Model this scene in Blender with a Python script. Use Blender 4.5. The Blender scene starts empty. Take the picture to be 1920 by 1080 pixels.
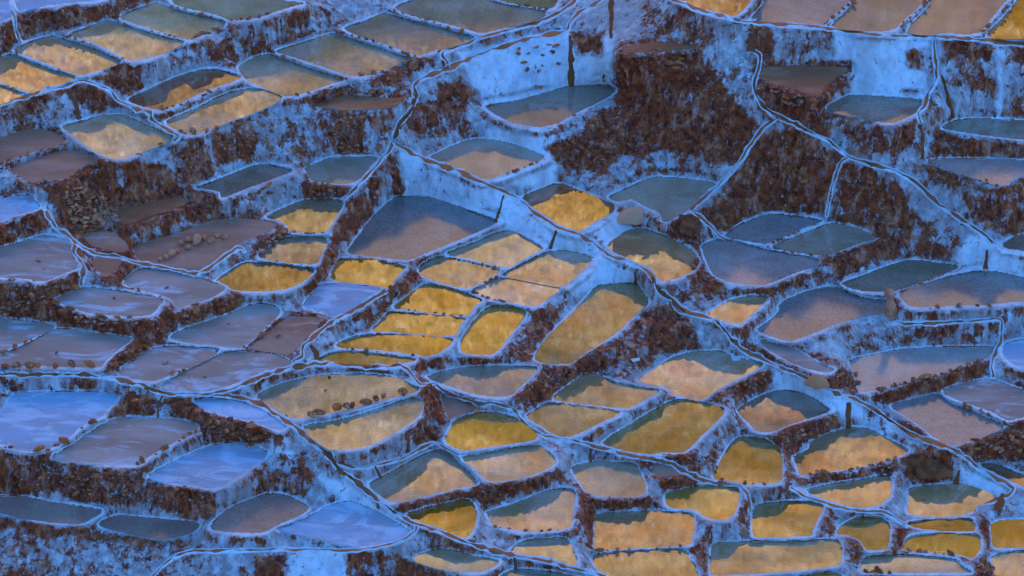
import bpy, math, random
import numpy as np
from mathutils import Vector

random.seed(7)
RNG = np.random.default_rng(7)
SC = bpy.context.scene
COL = SC.collection

# ---------------------------------------------------------------- camera
DIST, PITCH, HFOV = 120.0, math.radians(35.0), 2 * math.atan(23.5 / 120.0)
CAM = np.array([0.0, -DIST * math.cos(PITCH), DIST * math.sin(PITCH)])
cam_data = bpy.data.cameras.new("camera")
cam = bpy.data.objects.new("camera", cam_data)
COL.objects.link(cam)
cam.location = CAM.tolist()
cam.rotation_euler = (math.pi / 2 - PITCH, 0, 0)
cam_data.sensor_width = 36.0
cam_data.lens = 18.0 / math.tan(HFOV / 2)
cam_data.clip_start = 1.0
cam_data.clip_end = 6000.0
SC.camera = cam

# ---------------------------------------------------------------- sky, sun, exposure
SUN_EL, SUN_AZ = math.radians(13.0), math.radians(-24.0)   # low sun behind the viewer, a little to the left
world = bpy.data.worlds.new("World")
SC.world = world
world.use_nodes = True
wn, wl = world.node_tree.nodes, world.node_tree.links
wn.clear()
sky = wn.new("ShaderNodeTexSky")
sky.sky_type = 'NISHITA'
sky.sun_disc = False
sky.sun_elevation = SUN_EL
sky.sun_rotation = math.pi + SUN_AZ
sky.altitude = 2000.0
sky.air_density = 1.5
sky.dust_density = 0.0
sky.ozone_density = 8.5
bg = wn.new("ShaderNodeBackground")
bg.inputs[1].default_value = 0.15
wo = wn.new("ShaderNodeOutputWorld")
wl.new(sky.outputs[0], bg.inputs[0])
wl.new(bg.outputs[0], wo.inputs[0])
sun_data = bpy.data.lights.new("sun", 'SUN')
sun_data.energy = 2.35
sun_data.angle = math.radians(0.5)
sun_data.color = (1.0, 0.74, 0.44)
sun = bpy.data.objects.new("sun", sun_data)
COL.objects.link(sun)
# the light travels towards +Y (away from the viewer), slightly to the right, downwards
_d = Vector((math.sin(-SUN_AZ) * math.cos(SUN_EL), math.cos(SUN_AZ) * math.cos(SUN_EL), -math.sin(SUN_EL)))
sun.rotation_euler = _d.to_track_quat('-Z', 'Y').to_euler()
SC.view_settings.view_transform = 'Standard'
SC.view_settings.look = 'None'
SC.view_settings.gamma = 1.0
SC.view_settings.exposure = 1.98
SC.view_settings.use_curve_mapping = False
SC.cycles.max_bounces = 5
SC.cycles.diffuse_bounces = 3
SC.cycles.glossy_bounces = 3

# ---------------------------------------------------------------- survey of the hillside
# Each pan: key | kind of filling | label | outline.  Outlines are bearings taken on the photograph
# (1920 x 1080); every pan gets its own level in metres below and is laid out on the ground at true size.
PANS_TXT = """
A0|salt|narrow white salt pan left of the dark gully, upper left corner|-60,-60 8,-50 20,12 22,28 0,42 -60,60
A1|salt|long white salt pan above the brown bank in the upper left corner|30,-60 230,-50 195,-2 120,5 60,15 34,18
A2|straw|half gold pan bounded by stone rows, second from top on upper left slope|225,33 250,20 290,7 312,12 355,26 400,36 423,42 405,54 375,68 352,74 325,68 290,56 255,45
A7|straw|half gold pan cut by the top edge, above the upper left row of pans|322,0 345,14 400,26 430,37 445,36 482,33 520,21 555,10 568,7 522,-1 500,-50 330,-60
A3|straw|diamond pan with gold lower half just above the white band, upper left|130,66 165,52 195,40 208,40 240,50 290,66 335,76 345,80 320,92 290,106 248,114 238,112 225,105 190,86 155,73
A4|straw|grey pan with pale gold tip at its right end, upper left|26,94 60,78 92,69 105,70 150,83 195,100 222,113 224,117 190,130 152,141 140,138 100,124 60,108
A5|clear|grey green pan touching the left edge under the gold tipped pan|-60,128 0,109 15,104 27,105 60,118 105,134 142,145 120,156 85,168 62,174 45,170 0,155 -60,140
A6|clear|small corner of a pan at the left edge beneath a stone row|-60,148 0,161 25,170 48,178 20,188 0,194 -60,204
B0|clear|sliver of blue green pan at the top edge beyond a stone row|925,-8 965,7 1030,16 1045,2 1060,-40 950,-60
B1|grey|blue pan with a sharp pale gold peak mirrored in it, top centre left|741,15 760,5 780,-2 850,-50 912,-2 960,12 1022,22 1012,34 985,42 955,49 905,62 870,53 830,43 790,34 758,24
B2|grey|blue diamond pan with golden right tip between two stone rows|646,54 680,42 715,27 728,27 760,37 810,48 850,60 888,70 870,80 820,93 792,102 785,104 760,97 720,82 680,70
B3|straw|diamond pan half blue half straw gold, middle of three stepped diamonds|517,97 555,85 600,70 628,64 660,74 710,90 750,104 772,110 750,117 715,132 690,140 665,143 640,137 590,120 545,105
B4|straw|lowest of the three stepped blue and gold diamond pans|450,124 478,108 505,103 530,112 575,127 620,141 645,149 620,158 585,170 555,178 535,180 515,172 485,161 460,148 448,132
B5|brown|slender brown pan with a thin gold front edge, upper left|241,187 280,168 330,146 375,132 405,131 435,138 452,145 430,155 395,167 365,180 335,194 300,205 272,201 252,194
B6|straw|slanting grey and gold pan just below the slender brown pan|312,229 345,214 385,196 412,180 445,171 478,167 508,173 528,184 505,197 480,208 440,223 400,238 375,248 350,250 325,241
B7|straw|rounded grey gold pan left of the white buttress, below a curving channel|117,238 150,229 187,218 215,216 245,221 280,237 310,250 324,260 300,271 272,282 235,296 212,297 188,289 160,272 138,254
B8|mud|dry lavender pan at the left edge, upper of two with an earth ridge between|-60,280 0,258 30,246 65,240 98,246 122,262 110,271 60,285 20,298 0,303 -60,316
B9|mud|dry lavender pan below the earth ridge, above the rubble heap|18,316 60,298 120,281 150,283 182,298 152,313 135,328 105,336 52,340 32,326
C1|salt|bright white salt pan at the left edge beside the rubble heap|-60,372 0,372 52,366 66,378 74,390 50,398 15,408 0,415 -60,430
C2|lav|rounded lavender salt pan at the left edge with a dark stone on it|-60,480 0,465 37,455 82,442 120,450 135,470 140,490 145,502 120,512 85,527 45,522 0,520 -60,520
C3|mud|small bare earth pan at the foot of the rubble heap|158,437 200,432 232,450 240,465 225,472 180,462 162,452
C4|mud|tiny grey pan wedged between channel and brown bank, left|172,490 192,478 225,484 225,495 200,518 185,508 176,500
C5|mud|large dry basin crossed by a line of loose rocks|253,458 300,445 350,430 385,415 430,409 480,411 516,419 500,435 455,452 425,472 372,506 315,499 265,489 252,475
C6|earth|ochre earth platform above the long brown wall beside the rubble|222,392 300,375 345,370 352,378 300,400 236,420 225,410
C7|silt|slim grey pan with white apron right of the earth platform|367,352 400,341 440,325 478,311 505,310 548,320 520,332 480,347 450,358 416,371 412,360 385,354
C8|silt|small grey brown pan under the dry stone face, left of main channel|572,317 600,304 625,296 705,296 694,312 682,330 655,344 605,342 585,339 580,326
C9|clear|dull grey pan below the white apron, beside the brown ridge|500,407 540,387 580,375 640,377 636,397 610,434 567,436 541,432 536,419 515,411
C10|straw|squarish grey pan with bright gold upper corner beside the brown ridge|484,479 510,462 535,446 600,444 612,452 604,475 592,495 545,493 500,487
C11|olive|olive green pan left of the brown ridge|408,526 432,508 458,494 500,493 550,499 588,505 580,518 560,533 530,543 480,546 440,543 425,535
C12|milky|broad lavender grey pan under the tall white wall, centre left|652,474 668,450 688,422 712,394 740,371 767,368 805,371 845,383 890,399 928,413 930,418 900,433 850,454 800,474 775,485 757,487 705,482
C13|orange|glowing orange pan directly below the broad lavender grey pan|620,520 630,496 640,486 700,487 755,500 757,505 745,517 730,536 715,538 680,532 640,529
C14|straw|pale straw pan left of centre between stone rows|785,505 800,491 820,483 845,485 900,496 936,506 925,518 895,534 872,541 835,533 800,521 788,514
C15|straw|grey and gold pan at the foot of the long white channel wall|838,476 880,459 920,442 945,433 965,437 995,452 1017,467 995,478 970,493 955,502 930,498 890,488
C16|straw|straw pan with grey upper strip below the brown spill, centre|942,516 970,500 1000,484 1028,473 1062,471 1095,478 1110,484 1100,500 1075,522 1056,537 1010,530 965,521
C17|straw|narrow straw pan between the centre pans and the orange group|886,546 905,536 930,524 962,523 1010,532 1048,541 1030,555 1008,573 990,573 955,567 915,559
C18|orange|uppermost orange pan of the stepped orange group left of centre|738,576 760,560 790,537 805,533 850,543 890,557 904,564 890,573 876,591 820,588 770,581
C19|orange|middle orange pan of the stepped orange group left of centre|699,618 715,602 732,585 780,589 830,593 872,598 864,606 856,625 830,629 780,625 715,621
C20|orange|long olive gold pan, third step of the orange group|631,650 655,635 705,627 770,629 843,635 845,645 826,660 800,666 740,660 680,654
C21|olive|thin olive sliver of a pan, lowest step of the orange group|598,678 618,663 655,659 720,666 780,674 755,681 715,686 655,684
C22|orange|upright amber pan standing right of the stepped orange group|864,655 866,638 882,612 904,585 925,573 955,575 986,582 978,598 958,625 940,651 922,664 895,665 870,661
C23|moss|tall green gold pan with pale drip reflections, centre|1003,673 1030,630 1072,590 1116,541 1135,535 1190,531 1204,546 1216,566 1190,588 1163,618 1120,648 1097,662 1068,682 1040,680
C24|salt|blue white salt pan below the glowing orange pan|570,572 585,552 602,534 650,534 710,541 700,553 667,577 638,591 610,585 582,579
D1|brown|brown pan at the top edge right of centre, left of four bright pans|1265,-12 1290,-50 1430,-50 1405,4 1390,22 1375,30 1350,28 1310,16 1285,5
D2|milky|grey blue pan at the top edge, first right of the brown one|1409,36 1432,8 1460,-50 1620,-50 1585,10 1560,30 1542,47 1500,45 1440,42
D3|silt|blue pan with cream front edge at top, between two stone rows|1560,49 1600,10 1638,-50 1770,-50 1725,10 1700,32 1680,52 1650,59 1600,55
D4|silt|pan with bright cream reflection at the top edge, right|1703,60 1740,16 1785,-50 1920,-50 1880,8 1858,35 1836,61 1780,64
D5|orange|orange tinted pan in the upper right corner|1852,68 1880,35 1905,6 1940,-50 2040,-50 2040,76 1920,71
D6|silt|grey green pan at the foot of the tall white wall with brown spill|911,201 935,195 970,190 1030,173 1062,164 1120,160 1147,163 1154,171 1125,187 1100,202 1070,217 1045,231 1012,238 985,234 958,229 930,215
D7|silt|grey brown lens of a pan behind the main channel, upper centre|807,297 830,284 858,271 885,263 925,264 965,273 1000,285 1020,296 995,308 965,319 940,328 915,336 890,331 850,314
D8|rust|dark brown pan with a vivid orange front, centre|979,372 1010,357 1040,346 1058,347 1090,360 1125,374 1152,386 1145,397 1115,416 1088,433 1070,432 1045,423 1010,396
D9|silt|dark grey pan below the great brown bank, beside a sand heap|1142,370 1180,352 1220,334 1262,334 1310,339 1342,346 1325,365 1296,390 1272,405 1245,417 1238,400 1212,388 1186,374 1160,378
D10|clear|teardrop pan, grey above and orange gold below, right of centre|1140,461 1160,445 1178,433 1212,431 1255,447 1290,465 1306,480 1309,494 1300,507 1272,520 1240,527 1228,514 1190,491 1155,475
D11|milky|flat indigo pan right of the teardrop pan|1318,460 1350,449 1385,455 1440,470 1490,478 1535,488 1525,498 1490,512 1450,529 1422,535 1362,527 1337,512 1320,480
D12|milky|slate blue pan under the cliff spur, above the indigo pan|1358,443 1395,418 1440,403 1460,402 1505,408 1540,415 1515,424 1485,437 1445,454 1430,457 1385,449
D13|grey|dull olive lens of a pan right of the slate blue pan|1448,463 1502,441 1535,427 1560,420 1598,425 1644,446 1615,455 1580,468 1545,480 1490,472
D14|silt|grey green pan with white shore behind the stone post|1580,533 1615,520 1655,503 1705,489 1750,493 1796,500 1780,510 1735,527 1690,543 1650,547 1610,544
D15|milky|wide grey pan at the right edge beside the stone post|1686,550 1710,540 1745,530 1790,516 1845,509 1890,515 1920,522 2040,540 2040,560 1920,565 1850,571 1780,574 1710,575 1692,562
D16|milky|large kite shaped grey pan below the stone post|1420,618 1442,604 1463,584 1462,570 1500,553 1545,539 1568,540 1615,559 1660,564 1674,569 1672,582 1640,588 1595,597 1552,614 1510,630 1480,640 1450,632
D17|clear|small grey pan with an orange tip left of the kite shaped pan|1328,591 1345,578 1368,565 1400,557 1440,557 1422,578 1405,593 1388,607 1360,602
D18|milky|long pale grey pan under a striped white wall, right|1593,677 1640,666 1690,656 1780,651 1858,651 1862,660 1848,672 1810,684 1760,700 1700,714 1648,729 1612,734 1606,705
D19|milky|grey pan with glittering cream front, lower right|1671,761 1712,749 1750,740 1765,743 1785,759 1815,767 1850,784 1882,800 1860,810 1825,825 1787,836 1762,831 1735,806 1700,782
D20|lav|lavender crusted pan with white swirls at the right edge|1768,733 1815,717 1862,713 1920,733 2040,752 2040,772 1920,782 1890,788 1860,772 1815,757 1785,745
D21|salt|white salt apron at the right edge above the lavender pan|1880,660 1900,640 2040,635 2040,705 1920,690 1890,675
D22|silt|five sided grey pan high on the right under the white wall|1550,201 1575,187 1600,179 1650,182 1722,187 1729,194 1720,209 1692,224 1665,231 1620,220 1575,212
D23|grey|blue grey pan at the right edge below the double spill|1767,240 1795,226 1840,224 1920,227 2040,231 2040,270 1920,262 1840,253 1795,246
D24|milky|pale blue pan at the right edge above a brown parapet|1740,302 1765,299 1830,299 1920,302 2040,306 2040,315 1920,327 1890,341 1872,346 1840,336 1790,322 1755,310
D25|grey|small greenish pan cut by the right edge beside the channel end|1880,459 1900,446 1920,440 2040,425 2040,480 1920,470 1890,466
D26|lav|narrow whitish strip of a pan beside a brown sand heap|1428,640 1470,648 1500,662 1530,680 1562,693 1550,698 1510,690 1470,672 1440,655
E1|straw|broad grey blue and straw pan under the dark bank, right of centre|1196,712 1228,694 1262,671 1300,661 1350,659 1378,671 1432,681 1405,699 1370,717 1340,733 1320,748 1302,749 1262,739 1250,727 1215,720
E2|clear|gold diamond pan left of the broad grey blue and straw pan|1038,749 1068,722 1100,701 1120,703 1150,717 1200,727 1236,733 1215,745 1176,765 1110,759
E3|clear|long gold pan sharing a white ridge with the gold diamond above|988,781 1006,768 1027,756 1080,761 1163,773 1130,790 1100,806 1072,817 1045,815 1012,797
E4|olive|large slanting gold green pan right of the gold diamond|1131,832 1160,810 1205,783 1255,754 1295,751 1358,767 1342,792 1315,817 1284,847 1245,848 1210,852 1165,843
E5|grey|grey and straw pan below the tall green gold pan|802,707 850,693 910,687 960,687 1008,690 996,704 975,726 958,741 930,744 892,739 842,724
E6|straw|wide oval straw pan with two dark floats, left of centre|482,746 505,730 540,717 605,705 680,702 735,708 782,726 778,736 730,747 670,763 610,776 575,782 545,783 512,767
E7|straw|half moon straw pan below a row of squared stones|570,801 630,790 690,774 750,753 785,749 791,762 785,780 755,802 725,820 690,836 655,842 620,841 598,830
E8|mud|small dry triangle of a pan right of the brown ridge|828,738 860,748 891,762 880,770 842,782 832,765
E9|orange|rounded amber pan, top of the lower centre cluster|836,828 845,805 856,786 905,773 955,780 985,793 1006,810 1002,824 960,832 910,839 872,844 850,838
E10|straw|straw pan directly below the rounded amber pan|867,859 915,850 965,840 1010,836 1030,850 1042,866 1025,880 990,893 955,900 915,902 890,878
E11|straw|large straw pan right of the footpath, lower left centre|692,908 730,888 780,861 812,846 835,846 866,874 896,906 860,915 800,930 755,940 730,939 708,925
E12|orange|amber wedge shaped pan right of the footpath|762,967 800,953 850,941 872,937 885,943 893,965 890,985 879,1005 857,1006 810,988
E13|straw|pan with grey upper half and straw lower half, bottom centre|915,960 960,947 1000,931 1040,918 1072,919 1077,932 1074,972 1064,990 1010,995 970,994 925,983 918,972
E14|straw|tub shaped straw pan with a pale green fleck, bottom centre|1073,878 1108,867 1150,867 1188,870 1200,890 1209,912 1206,928 1172,931 1122,930 1098,918 1084,897
E15|mud|small dry wedge of a pan beside the tub shaped straw pan|1221,866 1258,872 1288,888 1265,892 1232,894
E16|olive|olive gold pan right of the tub shaped straw pan|1248,928 1275,919 1310,912 1382,915 1380,958 1360,974 1328,971 1302,956 1255,951
E17|clear|rectangular gold pan with a thin dark crack, bottom centre right|1121,966 1180,960 1260,960 1299,967 1298,1008 1287,1022 1210,1027 1120,1030 1116,1004
E18|clear|gold pan at the bottom edge under the rectangular gold pan|1114,1041 1180,1034 1270,1030 1288,1037 1292,1052 1303,1060 1304,1120 1180,1120 1140,1078 1117,1062
E19|straw|small pinkish straw pan above the lower channel, bottom centre|958,1032 985,1014 1030,1011 1060,1010 1072,1028 1082,1060 1050,1055 1005,1044 965,1037
E20|straw|pale grey straw pan below the channel, bottom left of centre|776,1048 812,1032 845,1032 890,1044 936,1053 915,1067 895,1073 850,1070 808,1061
E21|grey|grey pan cut by the bottom edge, left of the gold ones|935,1088 960,1070 1000,1069 1050,1076 1095,1088 1110,1125 950,1125
E22|olive|tall amber and olive pan with rounded top, lower right|1337,893 1355,860 1374,828 1400,820 1428,823 1455,838 1465,855 1466,898 1445,906 1390,906 1352,901
E23|grey|kite shaped grey and straw pan above the rounded amber olive pan|1384,770 1415,750 1450,735 1490,733 1525,748 1555,769 1535,779 1490,793 1448,809 1420,808 1405,795
E24|clear|large straw pan under the twin brown spill, lower right|1489,857 1520,842 1518,830 1560,811 1598,802 1630,806 1660,822 1703,844 1680,857 1615,875 1550,884 1502,890 1495,873
E25|clear|orange and grey pan below the stony rim, lower right|1514,920 1565,907 1620,899 1662,894 1671,908 1668,930 1648,946 1615,953 1580,946 1540,934
E26|clear|pan with slate upper half and orange lower half beside brown mound|1705,918 1740,911 1800,908 1835,918 1868,933 1845,944 1825,957 1800,967 1752,969 1703,961 1706,940
E27|olive|squarish olive straw pan, fourth from right in the bottom cluster|1415,951 1445,943 1515,941 1543,949 1535,970 1523,995 1518,1005 1440,1007 1413,1005 1410,978
E28|clear|long rectangular olive and gold pan near the bottom edge|1338,1020 1400,1017 1500,1015 1562,1012 1576,1022 1577,1056 1530,1066 1440,1074 1370,1078 1332,1075 1333,1040
E29|orange|amber sliver of a pan cut by the bottom edge|1400,1094 1450,1086 1510,1079 1566,1074 1580,1088 1580,1125 1400,1125
E30|olive|bean shaped olive pan with bright streaks, lower right|1569,1002 1580,985 1605,972 1638,970 1658,976 1668,990 1668,1008 1661,1029 1625,1031 1612,1012 1590,1003
E31|orange|thin amber strip of a pan below the slate and orange pan|1700,982 1740,976 1815,973 1824,978 1827,995 1780,996 1730,991
E32|orange|amber pan directly below the thin amber strip|1695,1024 1708,1006 1765,1001 1828,1003 1838,1010 1838,1028 1824,1046 1806,1040 1757,1036 1697,1031
E33|straw|long pale straw pan near the bottom edge, lower right|1615,1060 1625,1046 1665,1041 1740,1044 1792,1050 1801,1062 1822,1073 1765,1074 1690,1074 1620,1071
E34|clear|bottom edge sliver below the long pale straw pan|1620,1086 1690,1087 1780,1087 1822,1088 1830,1125 1620,1125
E35|orange|amber pan cut by the right edge, bottom right corner|1858,988 1875,978 1920,976 2040,973 2040,1024 1920,1026 1866,1027 1860,1010
E36|straw|straw pan in the very bottom right corner|1861,1045 1885,1036 1920,1034 2040,1031 2040,1120 1880,1120 1864,1065
E37|brown|thin brown and orange strip of a pan at right edge above channel|1838,872 1860,869 1890,880 1920,892 2040,925 2040,950 1920,912 1880,894
F1|salt|large white salt pan at the left edge below the footpath|-60,800 0,775 15,755 30,738 80,736 180,735 222,744 207,762 188,782 150,800 132,818 98,838 55,846 25,840 0,832 -60,840
F2|lav|lavender white salt pan right of the large white one|98,860 138,834 188,799 235,783 300,786 345,790 371,800 362,812 330,827 280,855 252,872 175,869
F3|salt|white salt pan below the dark stony bank, lower left|280,892 320,869 362,850 400,836 432,831 475,838 500,848 490,862 470,878 440,897 402,915 350,909 298,901
F4|plum|plum grey pan at the left edge, lower left|-60,926 0,931 45,932 100,943 189,957 172,972 150,982 100,980 40,970 0,959 -60,945
F5|plum|plum grey pan right of its twin at the left edge|187,984 218,968 260,970 370,981 360,995 340,1003 300,1010 255,1001
F6|plum|rounded lavender brown pan, lower left, left of white triangle|394,990 425,958 470,937 510,926 550,935 578,952 560,967 520,984 488,999 430,997
F7|salt|white triangular salt pan left of the footpath, bottom|520,992 560,978 590,964 615,950 655,941 700,957 740,980 768,996 755,1007 720,1018 685,1024 645,1020 600,1008 555,1000
F9|salt|thin white salt pan above the dark stony bank beside footpath|364,750 400,747 455,755 500,775 535,800 520,805 480,793 420,778 385,766
G1|lav|white streaked lavender pan above the long brown wall, left|107,561 135,549 160,540 220,546 260,552 304,562 298,573 281,590 235,592 172,588 128,574
G2|lav|lavender pan with an ochre streak, below the dry basin|233,533 262,505 310,508 365,519 402,531 422,542 385,563 335,576 322,560 285,549
G3|lav|large lavender pan with pale frosting, left of centre|320,635 352,615 425,592 470,572 510,572 524,586 508,604 480,632 450,652 390,648
G4|mud|lavender grey pan beside the white channel spur, with one stone|466,652 490,630 525,603 545,594 580,592 600,600 588,618 562,645 540,664 512,660
G5|lav|blue grey pan at the left edge under the long brown wall|-60,590 0,597 55,603 102,611 85,623 45,641 0,660 -60,680
G6|lav|frosted blue white pan behind the row of nine dark stones|-60,690 0,667 50,646 108,617 175,625 246,635 222,655 195,680 182,689 80,686 0,686 -60,694
G7|lav|lavender pan with a small rock heap, above the footpath bend|221,700 250,676 278,657 325,650 410,656 375,680 325,700 292,713 262,712
G8|lav|large lavender pan inside the footpath bend|303,724 350,696 390,676 428,660 480,661 512,664 545,680 510,693 475,703 430,723 380,734 335,732
K1|earth|narrow earth ledge capped with flat ochre stones on white wall|1168,92 1210,80 1290,82 1300,90 1250,95 1180,98
K2|earth|brown earth platform edged with ochre stones, upper right|1426,148 1442,124 1588,126 1556,152 1532,178 1480,164
K3|earth|trodden earth terrace above the dry stone face, upper left|588,196 650,178 740,184 762,176 742,200 690,206 640,206
"""
PANS = []
for ln in PANS_TXT.strip().splitlines():
    k, t, lab, pts = ln.split("|")
    PANS.append((k, t, lab, np.array([[float(v) for v in p.split(",")] for p in pts.split()])))
KEY = {p[0]: i for i, p in enumerate(PANS)}

# bare earth showing through the salt: outline, how bare (1 = no salt)
EARTH_TXT = """
.12|745,275 940,350 1140,475 1110,480 1030,470 930,420 800,372 755,368
.12|860,95 1060,60 1150,60 1150,165 1060,165 910,200
.15|1440,55 1745,72 1740,185 1600,180 1590,120 1500,100
.15|1870,90 1890,90 1890,225 1870,225
.12|1820,440 1920,470 1920,515 1800,500 1780,490
.15|1430,560 1550,500 1600,510 1470,570
.15|900,240 1040,240 1040,340 1000,350 930,345
.12|1095,410 1150,395 1180,430 1140,460 1090,435
.15|480,830 700,930 770,985 640,940 560,850
.10|1110,480 1190,490 1200,530 1110,540 1070,560 1060,545
.15|1460,690 1600,755 1720,830 1640,810 1560,770 1450,730
.15|1800,870 1890,915 1860,930 1800,905
.15|530,1040 650,1035 650,1120 530,1120
.9|40,15 215,15 205,35 130,45 75,65 45,70
.8|0,40 28,30 35,85 0,100
.9|225,0 290,0 240,25 222,28
.95|180,150 225,120 265,130 275,160 245,175 232,180 205,160
.9|385,90 420,75 455,115 440,125 400,105
.65|430,55 480,45 480,110 460,105 440,80
.9|95,165 120,160 170,155 225,190 215,205 180,210 140,190
.55|-40,200 80,175 100,225 50,240 -40,230
.6|500,35 600,20 600,60 540,85 480,85
.75|470,60 505,60 510,100 470,100
.95|825,165 870,152 900,180 880,205 830,195
.75|785,195 850,190 860,250 780,255 765,225
.85|855,190 878,190 872,250 855,245
.85|700,125 800,110 780,150 740,170 700,155
.75|590,165 760,165 740,200 640,205 580,185
.62|540,235 620,215 640,280 580,310 550,300
1|628,210 680,215 675,290 633,290
.65|690,220 740,200 735,260 715,280
.9|1070,60 1135,60 1130,100 1085,95
.62|1200,15 1290,15 1290,60 1200,70
.65|1290,45 1340,50 1335,85 1290,80
.98|1165,100 1300,100 1350,140 1380,190 1430,235 1420,270 1380,300 1320,300 1240,285 1170,300 1140,330 1060,310 1030,280 1090,250 1150,200
.5|1140,300 1220,285 1320,290 1340,330 1220,330 1150,345
.85|1405,60 1440,50 1460,110 1420,130
.58|1475,60 1560,70 1555,100 1480,105
.95|1420,112 1595,120 1590,140 1530,200 1430,170
.98|1415,160 1540,200 1570,235 1560,270 1440,225
.6|1540,210 1700,235 1730,230 1720,290 1590,290 1545,260
.9|1780,80 1860,80 1865,115 1780,115
.9|1890,80 1960,80 1960,120 1885,118
.62|1780,135 1865,135 1865,165 1780,160
.55|1890,130 1960,130 1960,225 1890,220
.75|1700,100 1735,95 1735,130 1705,130
.8|1735,245 1800,250 1980,270 1980,296 1745,295
.72|1700,300 1750,305 1870,350 1980,335 1980,420 1880,440 1850,420 1750,340
.98|1435,245 1500,245 1580,290 1550,400 1440,395 1400,410 1350,440 1310,420 1330,390 1400,300
.8|1575,300 1640,320 1700,380 1750,420 1770,480 1700,480 1650,450 1560,410
.95|1640,440 1700,450 1690,480 1560,510 1500,490
.75|1400,540 1440,540 1550,490 1600,500 1570,530 1430,560
1|1205,585 1260,570 1300,600 1312,655 1240,665 1195,690 1180,640
.72|1100,660 1150,640 1210,610 1210,680 1190,705 1140,690
.95|1100,660 1130,650 1140,690 1060,710 1030,740 985,770 960,740 1000,710 1020,690
.85|1010,590 1060,570 1010,650 990,675 950,665
.95|90,350 130,330 200,300 220,350 380,350 412,362 410,400 240,440 250,490 150,480 110,420
1|240,310 300,310 330,350 310,370 250,370
.95|150,290 205,300 210,340 150,340
.65|320,280 395,270 390,330 350,345 330,330
.9|400,250 480,250 475,300 410,310
1|476,440 535,425 542,440 480,475
.95|640,400 700,330 720,340 700,400 650,450 625,480 600,540 580,545 600,500
.95|570,310 582,310 590,345 645,348 645,368 580,370 570,350
.9|730,290 750,285 755,350 740,360
.75|-40,405 80,395 80,435 -40,470
.95|85,520 145,510 145,560 90,560
.98|-40,530 95,545 110,575 200,600 300,600 320,570 327,620 290,640 270,650 200,620 120,610 -40,600
.95|330,575 450,550 455,575 350,610 325,600
1|188,692 215,660 260,635 292,640 215,702
1|195,510 245,485 258,492 225,535
.92|200,740 250,735 295,750 285,780 220,780
1|312,750 365,750 390,780 480,790 522,820 490,835 400,825 370,800 320,785
.75|125,718 185,714 185,733 130,733
.85|16,715 45,715 45,738 16,738
.72|-40,850 90,850 110,870 250,880 290,905 400,920 410,950 380,975 200,945 100,930 -40,925
.75|560,850 590,880 580,945 550,930
.55|-40,975 100,992 200,1005 340,1022 360,1010 400,1020 390,1040 320,1050 300,1120 -40,1120
.9|-40,968 40,978 150,990 200,1000 340,1018 330,1028 180,1012 40,992 -40,985
.95|480,1045 540,1040 530,1120 480,1120
.75|650,1035 720,1030 740,1120 660,1120
.92|740,1040 800,1062 860,1078 850,1120 740,1120
1|790,720 825,730 840,780 822,830 780,830 792,790
1|740,940 860,915 870,930 750,960
1|890,910 1060,880 1050,900 970,930 910,955 890,930
.95|1095,920 1120,940 1116,1020 1100,1010 1090,940
.92|1120,930 1240,930 1230,955 1120,955
.85|1098,1000 1116,1000 1116,1068 1108,1060
1|1230,890 1300,885 1290,910 1250,925
.75|1240,850 1340,850 1360,890 1310,890
.75|1340,820 1375,800 1352,850 1320,880
.8|1390,920 1412,930 1406,1000 1390,990
.8|1310,980 1336,985 1335,1065 1306,1060
.95|1450,810 1500,790 1560,780 1580,800 1510,835 1480,850 1460,830
.98|1330,740 1440,690 1450,700 1440,725 1350,755
.82|1500,900 1680,865 1680,880 1510,910
1|1690,860 1740,845 1780,850 1782,895 1740,910 1700,900
1|1790,830 1850,810 1920,790 2000,800 2000,860 1870,865 1830,870
.98|1690,720 1850,670 1862,680 1850,700 1760,735 1670,760 1640,745
.95|1660,740 1740,810 1760,835 1730,820 1650,750
.6|1640,610 1860,605 1860,622 1700,640 1610,650
1|1580,690 1605,690 1608,738 1555,722
.8|1500,650 1560,680 1540,690
.75|1555,955 1580,955 1560,1000 1540,1000
1|1590,1000 1616,1010 1614,1060 1590,1050
.92|1685,980 1705,990 1697,1035 1680,1030
.95|1845,970 1860,990 1858,1030 1845,1010
1|1830,1050 1880,1060 1880,1120 1830,1120
.8|475,708 522,700 480,732
.85|640,680 720,680 715,697 650,697
.92|730,545 790,500 792,525 750,562
.75|680,590 720,560 735,575 700,612
.6|1260,545 1330,535 1350,560 1300,590
.8|1310,490 1340,520 1360,550 1290,560
.9|1250,410 1310,400 1310,440 1320,480 1250,440
.7|790,675 900,668 960,672 960,682 800,690
.75|1385,650 1430,640 1500,650 1520,700 1440,680
.6|1440,800 1480,850 1490,900 1470,880
"""
EARTH = []
for ln in EARTH_TXT.strip().splitlines():
    v, pts = ln.split("|")
    EARTH.append((float(v), np.array([[float(q) for q in p.split(",")] for p in pts.split()])))

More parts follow.
